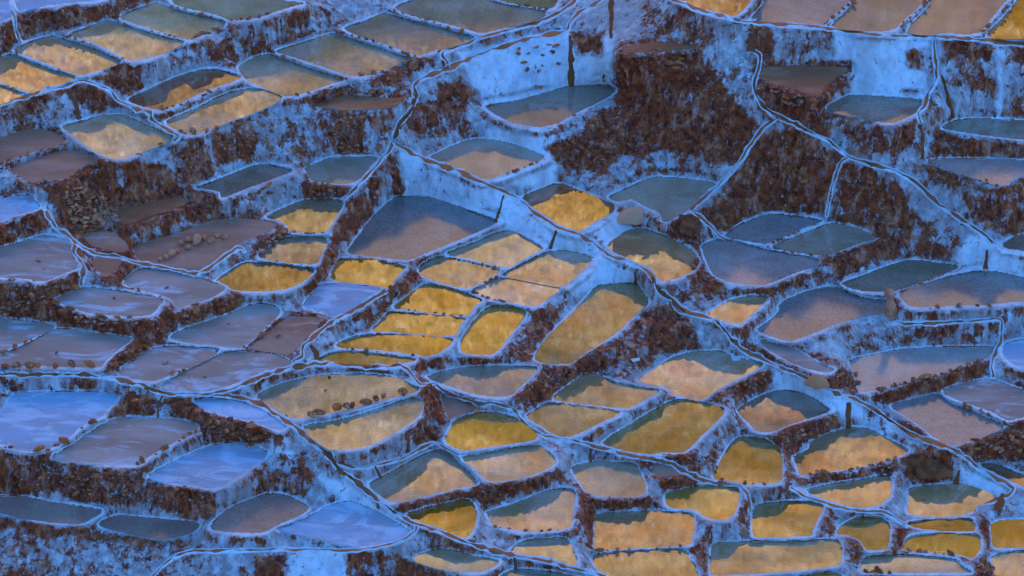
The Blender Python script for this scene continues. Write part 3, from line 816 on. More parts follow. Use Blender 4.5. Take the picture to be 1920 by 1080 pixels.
class NT:
    def __init__(s, nt): s.nt = nt
    def n(s, t, **kw):
        x = s.nt.nodes.new(t)
        for k, v in kw.items(): setattr(x, k, v)
        return x
    def put(s, sock, v):
        if hasattr(v, "links") or hasattr(v, "is_output"): s.nt.links.new(v, sock)
        else: sock.default_value = v
    def pos(s, scale=(1, 1, 1), rot=(0, 0, 0), loc=(0, 0, 0)):
        g = s.n("ShaderNodeNewGeometry")
        mp = s.n("ShaderNodeMapping")
        mp.inputs["Scale"].default_value = scale; mp.inputs["Rotation"].default_value = rot; mp.inputs["Location"].default_value = loc
        s.nt.links.new(g.outputs["Position"], mp.inputs["Vector"])
        return mp.outputs[0]
    def noise(s, vec, scale, detail=4, rough=0.55, dist=0.0):
        x = s.n("ShaderNodeTexNoise")
        s.put(x.inputs["Vector"], vec)
        x.inputs["Scale"].default_value = scale; x.inputs["Detail"].default_value = detail
        x.inputs["Roughness"].default_value = rough; x.inputs["Distortion"].default_value = dist
        return x.outputs["Fac"]
    def vor(s, vec, scale, feature='F1', out="Distance"):
        x = s.n("ShaderNodeTexVoronoi", feature=feature)
        s.put(x.inputs["Vector"], vec); x.inputs["Scale"].default_value = scale
        return x.outputs[out]
    def math(s, op, a, b=0.0, c=0.0, clamp=False):
        x = s.n("ShaderNodeMath", operation=op, use_clamp=clamp)
        s.put(x.inputs[0], a); s.put(x.inputs[1], b); s.put(x.inputs[2], c)
        return x.outputs[0]
    def ramp(s, v, lo, hi, a=0.0, b=1.0):
        x = s.n("ShaderNodeMapRange", interpolation_type='SMOOTHSTEP')
        s.put(x.inputs["Value"], v)
        x.inputs["From Min"].default_value = lo; x.inputs["From Max"].default_value = hi
        x.inputs["To Min"].default_value = a; x.inputs["To Max"].default_value = b
        return x.outputs[0]
    def mix(s, f, a, b):
        x = s.n("ShaderNodeMix", data_type='RGBA')
        s.put(x.inputs[0], f)
        s.put(x.inputs[6], a if not isinstance(a, tuple) else (*a, 1)); s.put(x.inputs[7], b if not isinstance(b, tuple) else (*b, 1))
        return x.outputs[2]
    def bump(s, h, strength, dist, bsdf):
        x = s.n("ShaderNodeBump")
        x.inputs["Strength"].default_value = strength; x.inputs["Distance"].default_value = dist
        s.put(x.inputs["Height"], h)
        s.nt.links.new(x.outputs[0], bsdf.inputs["Normal"])

def bank_material():
    m, nt, b = new_mat("salt_and_earth_bank")
    t = NT(nt)
    at = t.n("ShaderNodeAttribute", attribute_name="earth")
    e = at.outputs["Fac"]
    streak = t.noise(t.pos((1, 1, 0.22)), 3.2, 6, 0.62, 0.3)
    blot = t.noise(t.pos(), 1.9, 8, 0.66, 0.5)
    fine = t.noise(t.pos(), 13.0, 4, 0.6)
    v = t.math('MULTIPLY_ADD', t.math('SUBTRACT', streak, 0.5), 1.5, e)
    v = t.math('MULTIPLY_ADD', t.math('SUBTRACT', blot, 0.5), 1.2, v)
    v = t.math('MULTIPLY_ADD', t.math('SUBTRACT', fine, 0.5), 0.5, v)
    v = t.math('MULTIPLY_ADD', t.math('SUBTRACT', t.noise(t.pos(loc=(5, 5, 5)), 0.55, 3, 0.5), 0.5), 1.0, v)
    drip = t.noise(t.pos((1, 1, 0.16), loc=(3, 8, 0)), 9.0, 3, 0.6)
    v = t.math('MULTIPLY_ADD', t.math('SUBTRACT', drip, 0.5), 0.6, v)
    f = t.ramp(v, 0.40, 0.70)
    # salt: clean white, lilac grey and rosy stained drips
    s1 = t.ramp(t.noise(t.pos((1, 1, 0.3)), 1.6, 5, 0.6), 0.42, 0.68)
    s2 = t.ramp(t.noise(t.pos((1, 1, 0.18), loc=(7, 3, 0)), 4.5, 5, 0.65), 0.5, 0.72)
    salt = t.mix(s1, (0.88, 0.91, 0.94), (0.66, 0.68, 0.73))
    s0 = t.ramp(t.noise(t.pos(loc=(6, 6, 6)), 0.28, 5, 0.65, 0.5), 0.46, 0.66)
    salt = t.mix(t.math('MULTIPLY', s0, 0.55), salt, (0.52, 0.42, 0.40))
    salt = t.mix(t.math('MULTIPLY', s2, 0.55), salt, (0.74, 0.47, 0.36))
    stain_shade = t.math('MULTIPLY', t.ramp(e, 0.20, 0.40), t.ramp(t.noise(t.pos((1, 1, 0.25), loc=(1, 2, 3)), 2.4, 7, 0.7), 0.34, 0.60, 0.25, 0.85))
    salt = t.mix(stain_shade, salt, (0.34, 0.235, 0.21))  # wall faces: stain, plus shade painted in so they fall darker than the rims
    # earth: maroon to rust clods with tan faces
    e1 = t.noise(t.pos((1, 1, 0.7), loc=(2, 5, 1)), 3.5, 7, 0.7)
    e2 = t.noise(t.pos((1, 1, 0.22), loc=(9, 1, 4)), 1.7, 7, 0.68)
    clod = t.vor(t.pos(), 4.5)
    ear = t.mix(t.ramp(e1, 0.34, 0.68), (0.135, 0.020, 0.008), (0.50, 0.105, 0.026))
    ear = t.mix(t.math('MULTIPLY', t.ramp(e2, 0.50, 0.70), 0.75), ear, (0.86, 0.36, 0.19))
    ear = t.mix(t.math('MULTIPLY', t.ramp(clod, 0.30, 0.06), 0.25), ear, (0.50, 0.18, 0.05))
    frost = t.math('MULTIPLY', t.ramp(t.noise(t.pos((1, 1, 0.3), loc=(4, 4, 4)), 3.6, 8, 0.78), 0.54, 0.68), 0.48)
    ear = t.mix(frost, ear, (0.78, 0.66, 0.68))
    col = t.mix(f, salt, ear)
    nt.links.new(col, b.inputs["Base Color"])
    b.inputs["Roughness"].default_value = 0.85
    b.inputs["Specular IOR Level"].default_value = 0.25
    h = t.math('MULTIPLY_ADD', clod, 0.6, t.math('ADD', fine, streak))
    t.bump(h, 0.75, 0.07, b)
    return m

def brine_material(name, c1, c2, ior=2.5, rough=0.012, scum=0.25):
    m, nt, b = new_mat(name)
    t = NT(nt)
    oi = t.n("ShaderNodeObjectInfo")
    n1 = t.ramp(t.noise(t.pos((1, 1, 1)), 0.55, 5, 0.6, 0.6), 0.38, 0.64)
    n2 = t.ramp(t.noise(t.pos((0.5, 1.6, 1)), 3.0, 5, 0.65), 0.52, 0.78)
    col = t.mix(n1, c1, c2)
    col = t.mix(t.math('MULTIPLY', n2, scum), col, (0.52, 0.50, 0.48))
    hsv = t.n("ShaderNodeHueSaturation")
    gr = t.ramp(t.noise(t.pos((1, 1.4, 1)), 9.0, 5, 0.75), 0.35, 0.65, -0.16, 0.16)
    t.put(hsv.inputs["Value"], t.math('ADD', gr, t.math('MULTIPLY_ADD', oi.outputs["Random"], 0.45, 0.58)))
    t.put(hsv.inputs["Color"], col)
    nt.links.new(hsv.outputs[0], b.inputs["Base Color"])
    r = t.math('MULTIPLY_ADD', n2, 0.05, rough)
    t.put(b.inputs["Roughness"], r)
    b.inputs["IOR"].default_value = ior
    t.bump(t.noise(t.pos((0.6, 1.5, 1)), 5.0, 3), 0.05, 0.004, b)
    return m

def crust_material(name, c1, c2, c3, amt=(0.45, 0.62), bump=0.5):
    m, nt, b = new_mat(name)
    t = NT(nt)
    oi = t.n("ShaderNodeObjectInfo")
    sh = t.n("ShaderNodeVectorMath", operation='ADD')
    nt.links.new(t.pos((0.55, 1.5, 1), rot=(0, 0, 0.5)), sh.inputs[0])
    cmb = t.n("ShaderNodeCombineXYZ")
    t.put(cmb.inputs[0], t.math('MULTIPLY', oi.outputs["Random"], 40.0))
    nt.links.new(cmb.outputs[0], sh.inputs[1])
    p = sh.outputs[0]
    sw = t.ramp(t.noise(p, 0.7, 7, 0.6, 1.4), amt[0], amt[1])
    n2 = t.ramp(t.noise(p, 0.45, 4, 0.5, 0.4), 0.4, 0.65)
    fine = t.noise(t.pos(), 11, 5, 0.7)
    col = t.mix(n2, c1, c2)
    col = t.mix(t.math('MULTIPLY', sw, 0.8), col, c3)
    dirt = t.ramp(t.noise(p, 2.2, 7, 0.75, 0.8), 0.54, 0.72, 0, 0.55)
    col = t.mix(dirt, col, (0.44, 0.24, 0.15))
    col = t.mix(t.ramp(fine, 0.58, 0.75, 0, 0.45), col, (0.30, 0.15, 0.09))
    nt.links.new(col, b.inputs["Base Color"])
    b.inputs["Roughness"].default_value = 0.6
    b.inputs["Specular IOR Level"].default_value = 0.35
    t.bump(t.math('ADD', fine, sw), bump, 0.03, b)
    return m

def simple_material(name, c1, c2, scale=3.0, rough=0.85, bump=0.5, bdist=0.04):
    m, nt, b = new_mat(name)
    t = NT(nt)
    oi = t.n("ShaderNodeObjectInfo")
    n = t.noise(t.pos(), scale, 6, 0.65)
    f = t.math('ADD', t.ramp(n, 0.3, 0.7, 0, 0.7), t.math('MULTIPLY', oi.outputs["Random"], 0.4), clamp=True)
    nt.links.new(t.mix(f, c1, c2), b.inputs["Base Color"])
    b.inputs["Roughness"].default_value = rough
    b.inputs["Specular IOR Level"].default_value = 0.25
    t.bump(t.noise(t.pos(), scale * 4, 4), bump, bdist, b)
    return m

def stone_material():
    m, nt, b = new_mat("salt_crusted_stone")
    t = NT(nt)
    oi = t.n("ShaderNodeObjectInfo")
    n = t.noise(t.pos(), 6.0, 5, 0.65)
    c = t.mix(oi.outputs["Random"], (0.26, 0.058, 0.016), (0.60, 0.165, 0.034))
    c = t.mix(t.ramp(n, 0.28, 0.5), (0.14, 0.035, 0.014), c)
    g = t.n("ShaderNodeNewGeometry")
    sx = t.n("ShaderNodeSeparateXYZ"); nt.links.new(g.outputs["Normal"], sx.inputs[0])
    fr = t.math('MULTIPLY', t.ramp(t.noise(t.pos(loc=(3, 1, 2)), 7.0, 5, 0.7), 0.53, 0.66), 0.7)
    c = t.mix(fr, c, (0.62, 0.62, 0.66))
    nt.links.new(c, b.inputs["Base Color"])
    b.inputs["Roughness"].default_value = 0.8
    b.inputs["Specular IOR Level"].default_value = 0.25
    t.bump(n, 0.6, 0.04, b)
    return m

def hill_material():
    m, nt, b = new_mat("dry_grass_hillside")
    t = NT(nt)
    n0 = t.ramp(t.noise(t.pos(), 0.03, 3, 0.5, 0.3), 0.42, 0.58)
    n1 = t.ramp(t.noise(t.pos((1, 1, 0.5)), 0.22, 9, 0.72, 0.3), 0.44, 0.58)
    n2 = t.ramp(t.noise(t.pos((1, 1, 0.3), loc=(1, 7, 0)), 0.8, 9, 0.78, 0.3), 0.48, 0.58)
    n3 = t.ramp(t.noise(t.pos((1, 1, 0.08), loc=(8, 2, 0)), 1.1, 3, 0.6), 0.60, 0.65)
    c = t.mix(n0, (0.66, 0.30, 0.05), (0.54, 0.37, 0.09))
    c = t.mix(t.math('MULTIPLY', n1, 0.75), c, (0.74, 0.50, 0.20))
    c = t.mix(t.math('MULTIPLY', n2, 0.72), c, (0.20, 0.115, 0.022))
    c = t.mix(t.math('MULTIPLY', n3, 0.8), c, (0.92, 0.74, 0.42))
    streak = t.noise(t.pos((1, 1, 0.2), loc=(3, 3, 3)), 3.2, 4, 0.75)
    hs = t.n("ShaderNodeHueSaturation"); t.put(hs.inputs["Color"], c); t.put(hs.inputs["Value"], t.math('MULTIPLY', t.ramp(streak, 0.36, 0.64, 0.6, 1.3), t.ramp(t.noise(t.pos(loc=(2, 9, 4)), 0.045, 3, 0.55), 0.38, 0.62, 0.5, 1.2))); c = hs.outputs[0]
    # the foot of the hill carries more salt terraces
    g = t.n("ShaderNodeNewGeometry"); sx = t.n("ShaderNodeSeparateXYZ"); nt.links.new(g.outputs["Position"], sx.inputs[0])
    hz = t.math('MULTIPLY_ADD', t.math('SUBTRACT', t.noise(t.pos(), 0.08, 5, 0.6), 0.5), 30.0, sx.outputs[2])
    band = t.ramp(t.noise(t.pos((0.3, 0.3, 1.6)), 0.5, 5, 0.6), 0.42, 0.60)
    low = t.mix(t.math('MULTIPLY', band, 0.6), (0.74, 0.76, 0.80), (0.34, 0.20, 0.13))
    c = t.mix(t.ramp(hz, 27.0, 33.0), low, c)
    nt.links.new(c, b.inputs["Base Color"])
    b.inputs["Roughness"].default_value = 1.0
    b.inputs["Specular IOR Level"].default_value = 0.0
    return m

M_BANK = bank_material()
M_STONE = stone_material()
M_HILL = hill_material()
M_FILL = {
    'clear': brine_material("clear_brine", (0.46, 0.245, 0.10), (0.55, 0.34, 0.17)),
    'straw': brine_material("straw_brine", (0.50, 0.31, 0.15), (0.62, 0.45, 0.30), ior=2.4, scum=0.55),
    'grey': brine_material("grey_brine", (0.40, 0.26, 0.16), (0.50, 0.36, 0.26), ior=2.4, scum=0.3),
    'silt': brine_material("silty_brine", (0.40, 0.27, 0.17), (0.48, 0.36, 0.26), ior=1.7, rough=0.05, scum=0.3),
    'moss': brine_material("moss_brine", (0.44, 0.27, 0.08), (0.50, 0.36, 0.16), ior=1.95, scum=0.3),
    'olive': brine_material("olive_brine", (0.36, 0.19, 0.03), (0.42, 0.26, 0.08)),
    'orange': brine_material("amber_brine", (0.62, 0.22, 0.012), (0.52, 0.24, 0.04), scum=0.1),
    'brown': brine_material("brown_brine", (0.30, 0.12, 0.05), (0.36, 0.18, 0.09), scum=0.15),
    'rust': brine_material("rust_brine", (0.42, 0.10, 0.018), (0.52, 0.15, 0.03), ior=2.6, scum=0.05),
    'milky': brine_material("milky_brine", (0.38, 0.29, 0.25), (0.48, 0.39, 0.35), ior=1.75, rough=0.12, scum=0.5),
    'plum': brine_material("plum_brine", (0.46, 0.24, 0.18), (0.54, 0.31, 0.24), ior=1.45, rough=0.18, scum=0.2),
    'salt': crust_material("white_salt_crust", (0.38, 0.46, 0.60), (0.40, 0.39, 0.46), (0.62, 0.70, 0.82)),
    'lav': crust_material("lavender_salt_crust", (0.42, 0.255, 0.195), (0.54, 0.375, 0.315), (0.64, 0.66, 0.74), (0.50, 0.68)),
    'mud': crust_material("dry_mud_floor", (0.42, 0.175, 0.10), (0.52, 0.26, 0.175), (0.62, 0.43, 0.38), (0.58, 0.75)),
    'earth': crust_material("bare_earth_floor", (0.38, 0.12, 0.05), (0.55, 0.21, 0.095), (0.58, 0.30, 0.18), (0.58, 0.75)),
}
M_CHAN = simple_material("brown_channel_bed", (0.26, 0.070, 0.024), (0.58, 0.18, 0.065), 1.5, 0.35)
M_SPILL = simple_material("brown_spill_stain", (0.16, 0.040, 0.010), (0.34, 0.10, 0.026), 2.5, 0.7)
M_SAND = simple_material("pale_sand", (0.74, 0.30, 0.155), (0.80, 0.36, 0.20), 1.2, 0.95, 0.3, 0.01)
M_SAND2 = simple_material("brown_sand", (0.62, 0.20, 0.08), (0.74, 0.29, 0.13), 1.2, 0.95, 0.3, 0.01)
M_MOUND = simple_material("maroon_earth_mound", (0.13, 0.03, 0.012), (0.40, 0.13, 0.045), 2.2)
M_ROCK = simple_material("tan_rock", (0.46, 0.15, 0.06), (0.88, 0.38, 0.20), 2.0)
M_RUB = simple_material("brown_rubble", (0.28, 0.07, 0.022), (0.74, 0.30, 0.13), 3.5, 0.9, 0.9)
M_WOOD = simple_material("weathered_wood", (0.34, 0.15, 0.07), (0.55, 0.27, 0.14), 4.0)
M_DARK = simple_material("dark_float", (0.015, 0.014, 0.016), (0.04, 0.035, 0.04), 4.0, 0.5)
M_BOARD = simple_material("pale_board", (0.62, 0.58, 0.52), (0.72, 0.70, 0.66), 4.0, 0.7, 0.1)

# ---------------------------------------------------------------- builders
def mesh_np(name, V, F, mat, origin=(0, 0, 0), smooth=True, attr=None):
    me = bpy.data.meshes.new(name)
    V = np.asarray(V, np.float64) - np.asarray(origin)
    F = np.asarray(F, np.int32); k = F.shape[1]
    me.vertices.add(len(V)); me.vertices.foreach_set("co", V.astype(np.float32).ravel())
    me.loops.add(F.size); me.loops.foreach_set("vertex_index", F.ravel())
    me.polygons.add(len(F)); me.polygons.foreach_set("loop_start", np.arange(0, F.size, k, dtype=np.int32))
    me.update(calc_edges=True)
    if smooth: me.polygons.foreach_set("use_smooth", np.ones(len(F), bool))
    if attr is not None:
        a = me.attributes.new("earth", 'FLOAT', 'POINT'); a.data.foreach_set("value", np.asarray(attr, np.float32))
    me.materials.append(mat)
    return me

def obj(name, me, parent=None, loc=(0, 0, 0)):
    o = bpy.data.objects.new(name, me); COL.objects.link(o)
    o.location = loc
    if parent is not None: o.parent = parent
    return o

def tag(o, label=None, cat=None, group=None, kind=None):
    if label: o["label"] = label
    if cat: o["category"] = cat
    if group: o["group"] = group
    if kind: o["kind"] = kind
    return o

# ---------------------------------------------------------------- hill, valley and the ridge that shades the place
def smst(x, a, b):
    t = np.clip((x - a) / (b - a), 0, 1); return t * t * (3 - 2 * t)

def terrain_sheet(name, xs, ys, fn, label=None):
    X, Y = np.meshgrid(xs, ys); Zt = fn(X, Y)
    V = np.stack([X, Y, Zt], -1).reshape(-1, 3)
    nx, ny = len(xs), len(ys)
    i = np.arange((ny - 1) * (nx - 1)); r, c = i // (nx - 1), i % (nx - 1)
    a = r * nx + c
    F = np.stack([a, a + 1, a + nx + 1, a + nx], -1)
    o = obj(name, mesh_np(name, V, F, M_HILL))
    tag(o, kind="structure")
    return o

SLOPE = 0.285
def base_plane(X, Y): return SLOPE * Y - 1.0

def hill_fn(X, Y):
    n = fbm(np.stack([X * 0.018, Y * 0.018, 0 * X], -1), 4)
    n2 = fbm(np.stack([X * 0.11, Y * 0.05, 0 * X + 5], -1), 3)
    z = base_plane(X, Y) - 3.2
    up = np.maximum(0, Y - 57 - 8 * n)
    z = z + 1.15 * up - 0.35 * np.maximum(0, Y - 240) + smst(Y, 40, 90) * (9 * n + 2.2 * n2)
    return z
def valley_fn(X, Y):
    n = fbm(np.stack([X * 0.012, Y * 0.012, 0 * X + 3], -1), 4)
    z0 = base_plane(X, Y) - 3.2
    # beyond the lowest pans the slope runs into a gorge, and climbs again to the western ridge
    bottom = -19 + 0 * Y
    z = np.where(Y > -55, z0, bottom)
    z = np.where(Y < -55, bottom, z)
    ridge_h = 173 + 9 * fbm(np.stack([X * 0.011, 0 * X + 0.7, 0 * X], -1), 2) + 7 * fbm(np.stack([X * 0.06, 0 * X + 0.3, 0 * X], -1), 4, 0.65)
    z = z + smst(-Y, 140, 400) * ridge_h - np.maximum(0, -Y - 420) * 0.25 + smst(-Y, 130, 200) * 14 * n
    return z
xs = np.linspace(-420, 420, 241)
terrain_sheet("hill", xs, np.concatenate([np.linspace(-22, 40, 32), np.linspace(41.5, 300, 175)]), hill_fn)
terrain_sheet("valley", np.linspace(-420, 420, 141), np.linspace(-560, -22, 180), valley_fn)

# ---------------------------------------------------------------- pans with their banks and walls
deep = inp & (D1 < -4.5) & ~inp_dry
quad_ok = ~(deep[:-1, :-1] & deep[1:, :-1] & deep[:-1, 1:] & deep[1:, 1:])
vi = np.arange(NY * NX).reshape(NY, NX)
R, Cc = np.nonzero(quad_ok)
FQ = np.stack([vi[R + 1, Cc], vi[R + 1, Cc + 1], vi[R, Cc + 1], vi[R, Cc]], -1)
own_f = OWN[R, Cc]
part_f = ((OD[R, Cc] > 13) | ((Z[R, Cc] < ZP[np.maximum(own_f, 0)] - 0.10))).astype(int)   # 0 bank, 1 wall
in_f = ID[R, Cc] >= 0
own_f = np.where(in_f, ID[R, Cc], own_f); part_f = np.where(in_f, np.where(inp_dry[R, Cc], 2, 0), part_f)
PTf = PT.reshape(-1, 3); EAf = earth.ravel()

def take(F, name, mat, origin):
    u, inv = np.unique(F.ravel(), return_inverse=True)
    return mesh_np(name, PTf[u], inv.reshape(-1, 4), mat, origin, True, EAf[u])

# split what belongs to one pan but lies apart into pieces of its own
key_f = np.where(own_f < 0, -1, own_f * 3 + part_f)
FI = np.full((NY - 1, NX - 1), -1); FI[R, Cc] = np.arange(len(R))
KG = np.full((NY - 1, NX - 1), -9); KG[R, Cc] = key_f
pa, pb = [], []
for dr, dc in ((0, 1), (1, 0)):
    A0 = KG[:KG.shape[0] - dr, :KG.shape[1] - dc]; B0_ = KG[dr:, dc:]
    mm = (A0 == B0_) & (A0 >= 0)
    pa.append(FI[:FI.shape[0] - dr, :FI.shape[1] - dc][mm]); pb.append(FI[dr:, dc:][mm])
pa, pb = np.concatenate(pa), np.concatenate(pb)
lab_f = np.arange(len(R))
while True:
    mn = np.minimum(lab_f[pa], lab_f[pb]); new = lab_f.copy()
    np.minimum.at(new, lab_f[pa], mn); np.minimum.at(new, lab_f[pb], mn)
    new = new[new]; new = new[new]
    if (new == lab_f).all(): break
    lab_f = new
cnt = np.bincount(lab_f, minlength=len(R))[lab_f]
own_f = np.where(cnt < 60, -1, own_f)

order = np.argsort(own_f, kind='stable')
own_s = own_f[order]
PANOBJ, WALLOBJ = [], []
CATS = {'earth': 'platform'}
for i, (k, t, lab, _) in enumerate(PANS):
    nm = "earth_platform" if t == 'earth' else "salt_pan"
    o = OUT[i]
    c = ground(*o.mean(0), ZP[i])
    root = obj(nm, None, None, c.tolist())
    tag(root, lab, "platform" if t == 'earth' else "salt pan", None if t == 'earth' else "salt pans on the terraced hillside")
    # filling: a level sheet reaching a little under its shore
    e1 = np.roll(o, -1, 0) - np.roll(o, 1, 0)
    nrm = np.stack([e1[:, 1], -e1[:, 0]], -1); nrm /= np.linalg.norm(nrm, axis=1, keepdims=True) + 1e-9
    area = 0.5 * np.sum(o[:, 0] * np.roll(o[:, 1], -1) - np.roll(o[:, 0], -1) * o[:, 1])
    oo = o + nrm * (2.2 if area > 0 else -2.2)
    W = ground(oo[:, 0], oo[:, 1], np.full(len(oo), ZP[i]))
    part = {'salt': 'salt_crust', 'lav': 'salt_crust', 'mud': 'mud_floor', 'earth': 'earth_floor'}.get(t, 'brine')
    me = bpy.data.meshes.new(part)
    top = (W - c).tolist(); n = len(top)
    if np.cross(W[1] - W[0], W[n // 3] - W[0])[2] == 0: pass
    me.from_pydata(top, [], [list(range(n))])
    me.update()
    if me.polygons[0].normal.z < 0: me.flip_normals()
    me.materials.append(M_FILL[t])
    if t not in FLAT: obj(part, me, root)
    lo, hi_ = np.searchsorted(own_s, [i, i + 1])
    idx = order[lo:hi_]
    wall = None
    for pt_, pn in ((0, "salt_bank"), (1, "retaining_wall"), (2, part)):
        q = idx[part_f[idx] == pt_]
        for piece in np.unique(lab_f[q]):
            qq = q[lab_f[q] == piece]
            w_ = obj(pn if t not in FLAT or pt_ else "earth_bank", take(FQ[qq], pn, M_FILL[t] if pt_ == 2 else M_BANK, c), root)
            if pt_ == 1: wall = w_
    PANOBJ.append((root, c)); WALLOBJ.append(wall)
q = order[:np.searchsorted(own_s, 0)]
# open ground between and around, with a skirt that tucks under the surrounding hill
ring = np.concatenate([vi[0, :], vi[1:, -1], vi[-1, -2::-1], vi[-2:0:-1, 0]])
rp = PTf[ring]
cen = PTf.mean(0)
outw = rp - cen; outw[:, 2] = 0; outw /= np.linalg.norm(outw, axis=1, keepdims=True)
s1 = rp + outw * 2.5 + np.array([0, 0, -1.2]); s2 = rp + outw * 7 + np.array([0, 0, -7.0])
nr = len(ring)
u, inv = np.unique(FQ[q].ravel(), return_inverse=True)
V = np.concatenate([PTf[u], rp, s1, s2]); b0 = len(u)
j = np.arange(nr); j1 = (j + 1) % nr
F = np.concatenate([inv.reshape(-1, 4), np.stack([b0 + j, b0 + j1, b0 + nr + j1, b0 + nr + j], -1), np.stack([b0 + nr + j, b0 + nr + j1, b0 + 2 * nr + j1, b0 + 2 * nr + j], -1)])
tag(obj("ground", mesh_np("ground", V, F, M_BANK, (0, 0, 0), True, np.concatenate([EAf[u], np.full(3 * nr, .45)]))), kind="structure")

# ---------------------------------------------------------------- stones
def stone_mesh(name, seed, flat=0.75, mat=M_STONE, sub=2):
    rg = np.random.default_rng(seed)
    import bmesh
    bm = bmesh.new(); bmesh.ops.create_icosphere(bm, subdivisions=sub, radius=0.5)
    V = np.array([v.co[:] for v in bm.verts])
    cut = rg.normal(size=(11, 3)); cut /= np.linalg.norm(cut, axis=1, keepdims=True)
    for cdir in cut:                              # chop facets off
        d = V @ cdir; lim = rg.uniform(0.24, 0.40)
        V -= np.where(d > lim, d - lim, 0)[:, None] * cdir * 0.9
    V *= np.array([1.15, 0.95, flat]) * (1 + 0.12 * vnoise(V * 4 + seed * 3.1)[:, None])
    for v, co in zip(bm.verts, V): v.co = co
    me = bpy.data.meshes.new(name); bm.to_mesh(me); bm.free()
    me.materials.append(mat)
    return me
STONES = [stone_mesh("stone", s, random.uniform(0.6, 0.9)) for s in range(10)]
RUBS = [stone_mesh("rubble", 70 + s, random.uniform(0.5, 0.8), M_RUB) for s in range(5)]
ROCKS = [stone_mesh("rock", 50 + s, random.uniform(0.65, 0.95), M_ROCK) for s in range(6)]

def place_stone(name, me, x, y, size, parent, origin, sink=0.18, flat=1.0):
    p, n = surf(x, y)
    s = size * MPX * 1.35
    o = obj(name, me, parent, (p + np.array([0, 0, s * (0.30 - sink)]) + n * s * 0.15 - origin).tolist())
    o.rotation_euler = (random.uniform(-.25, .25), random.uniform(-.25, .25), random.uniform(0, 6.28))
    o.scale = (s * random.uniform(.85, 1.4), s * random.uniform(.75, 1.05), s * flat * random.uniform(.7, 1.0))
    return o

for k, spc, size, pts in ROWS:
    root, c = PANOBJ[KEY[k]]
    seg = np.hypot(*np.diff(pts, axis=0).T); cum = np.concatenate([[0], np.cumsum(seg)])
    s = random.uniform(0, spc * .5)
    while s < cum[-1]:
        x = np.interp(s, cum, pts[:, 0]); y = np.interp(s, cum, pts[:, 1])
        if random.random() < 0.8 or size > 12:
            place_stone("rim_stone", random.choice(STONES), x + random.uniform(-1, 1), y + random.uniform(-.8, .8) - 0.5, size * random.choice((.45, .6, .8, .9, 1.0, 1.2, 1.5) if size < 12 else (.75, .9, 1.0, 1.1)), root, c, random.uniform(.12, .4) if size < 12 else 0.0)
        s += spc * random.uniform(.45, 1.6)
for k, spc, size, pts in STONY:
    root, c = PANOBJ[KEY[k]]
    x0, y0 = pts.min(0); x1, y1 = pts.max(0)
    rows_ = np.arange(y0, y1, spc * .72)
    for r_, y in enumerate(rows_):
        for x in np.arange(x0 + (r_ % 2) * spc * .5, x1, spc):
            xx = x + random.uniform(-.3, .3) * spc; yy = y + random.uniform(-.25, .25) * spc
            if inside(pts, np.array(xx), np.array(yy)) and random.random() < .85 and not sample(inp.astype(float), xx, yy) > 0.2:
                place_stone("wall_stone", random.choice(STONES), xx, yy, size * random.uniform(.6, 1.3), root, c, 0.35, 0.8)

# ---------------------------------------------------------------- channels and spills
def course(pts, hw, m=3, wob=.55):
    s = smooth_poly(pts, m, closed=False)
    seg = np.hypot(*np.diff(s, axis=0).T); cum = np.concatenate([[0], np.cumsum(seg)])
    n = max(3, int(cum[-1] / 3.5))
    q = np.linspace(0, cum[-1], n)
    s = np.stack([np.interp(q, cum, s[:, 0]), np.interp(q, cum, s[:, 1])], -1)
    k1, k2 = np.arange(0, cum[-1] + 14, 13), np.arange(0, cum[-1] + 12, 11)
    s += np.stack([np.interp(q, k1, RNG.normal(size=len(k1))) * .8 for _ in (0, 1)], -1)
    tan = np.gradient(s, axis=0); tan /= np.linalg.norm(tan, axis=1, keepdims=True) + 1e-9
    nn = np.stack([-tan[:, 1], tan[:, 0]], -1)
    w = np.interp(np.linspace(0, 1, n), np.linspace(0, 1, len(hw)), hw) * (1 + wob * np.interp(q, k2, RNG.normal(size=len(k2))).clip(-1.2, 1.8))
    return s, nn, np.maximum(w, 0.8)

def strip(cr, fs, hs, name, mat, origin, attr=None, grow=0.0):
    s, nn, w = cr
    n, k = len(s), len(fs)
    cols = []
    for f, h in zip(fs, hs):
        xy = s + nn * (w * np.sign(f) * min(abs(f), 1) + np.sign(f) * max(abs(f) - 1, 0) * 2.2)[:, None]
        p, nr_ = surf(xy[:, 0], xy[:, 1])
        hh = h * (1 + grow * fbm(p * 2.2, 2))
        cols.append(p + nr_ * np.asarray(hh)[..., None] + np.array([0, 0, 0.01]))
    V = np.stack(cols, 1).reshape(-1, 3)
    a = (np.arange(n - 1)[:, None] * k + np.arange(k - 1)[None]).ravel()
    F = np.stack([a, a + 1, a + k + 1, a + k], -1)
    me = mesh_np(name, V, F, mat, origin, True, None if attr is None else np.full(len(V), attr))
    if sum(p.normal.z for p in me.polygons) < 0: me.flip_normals()
    return me

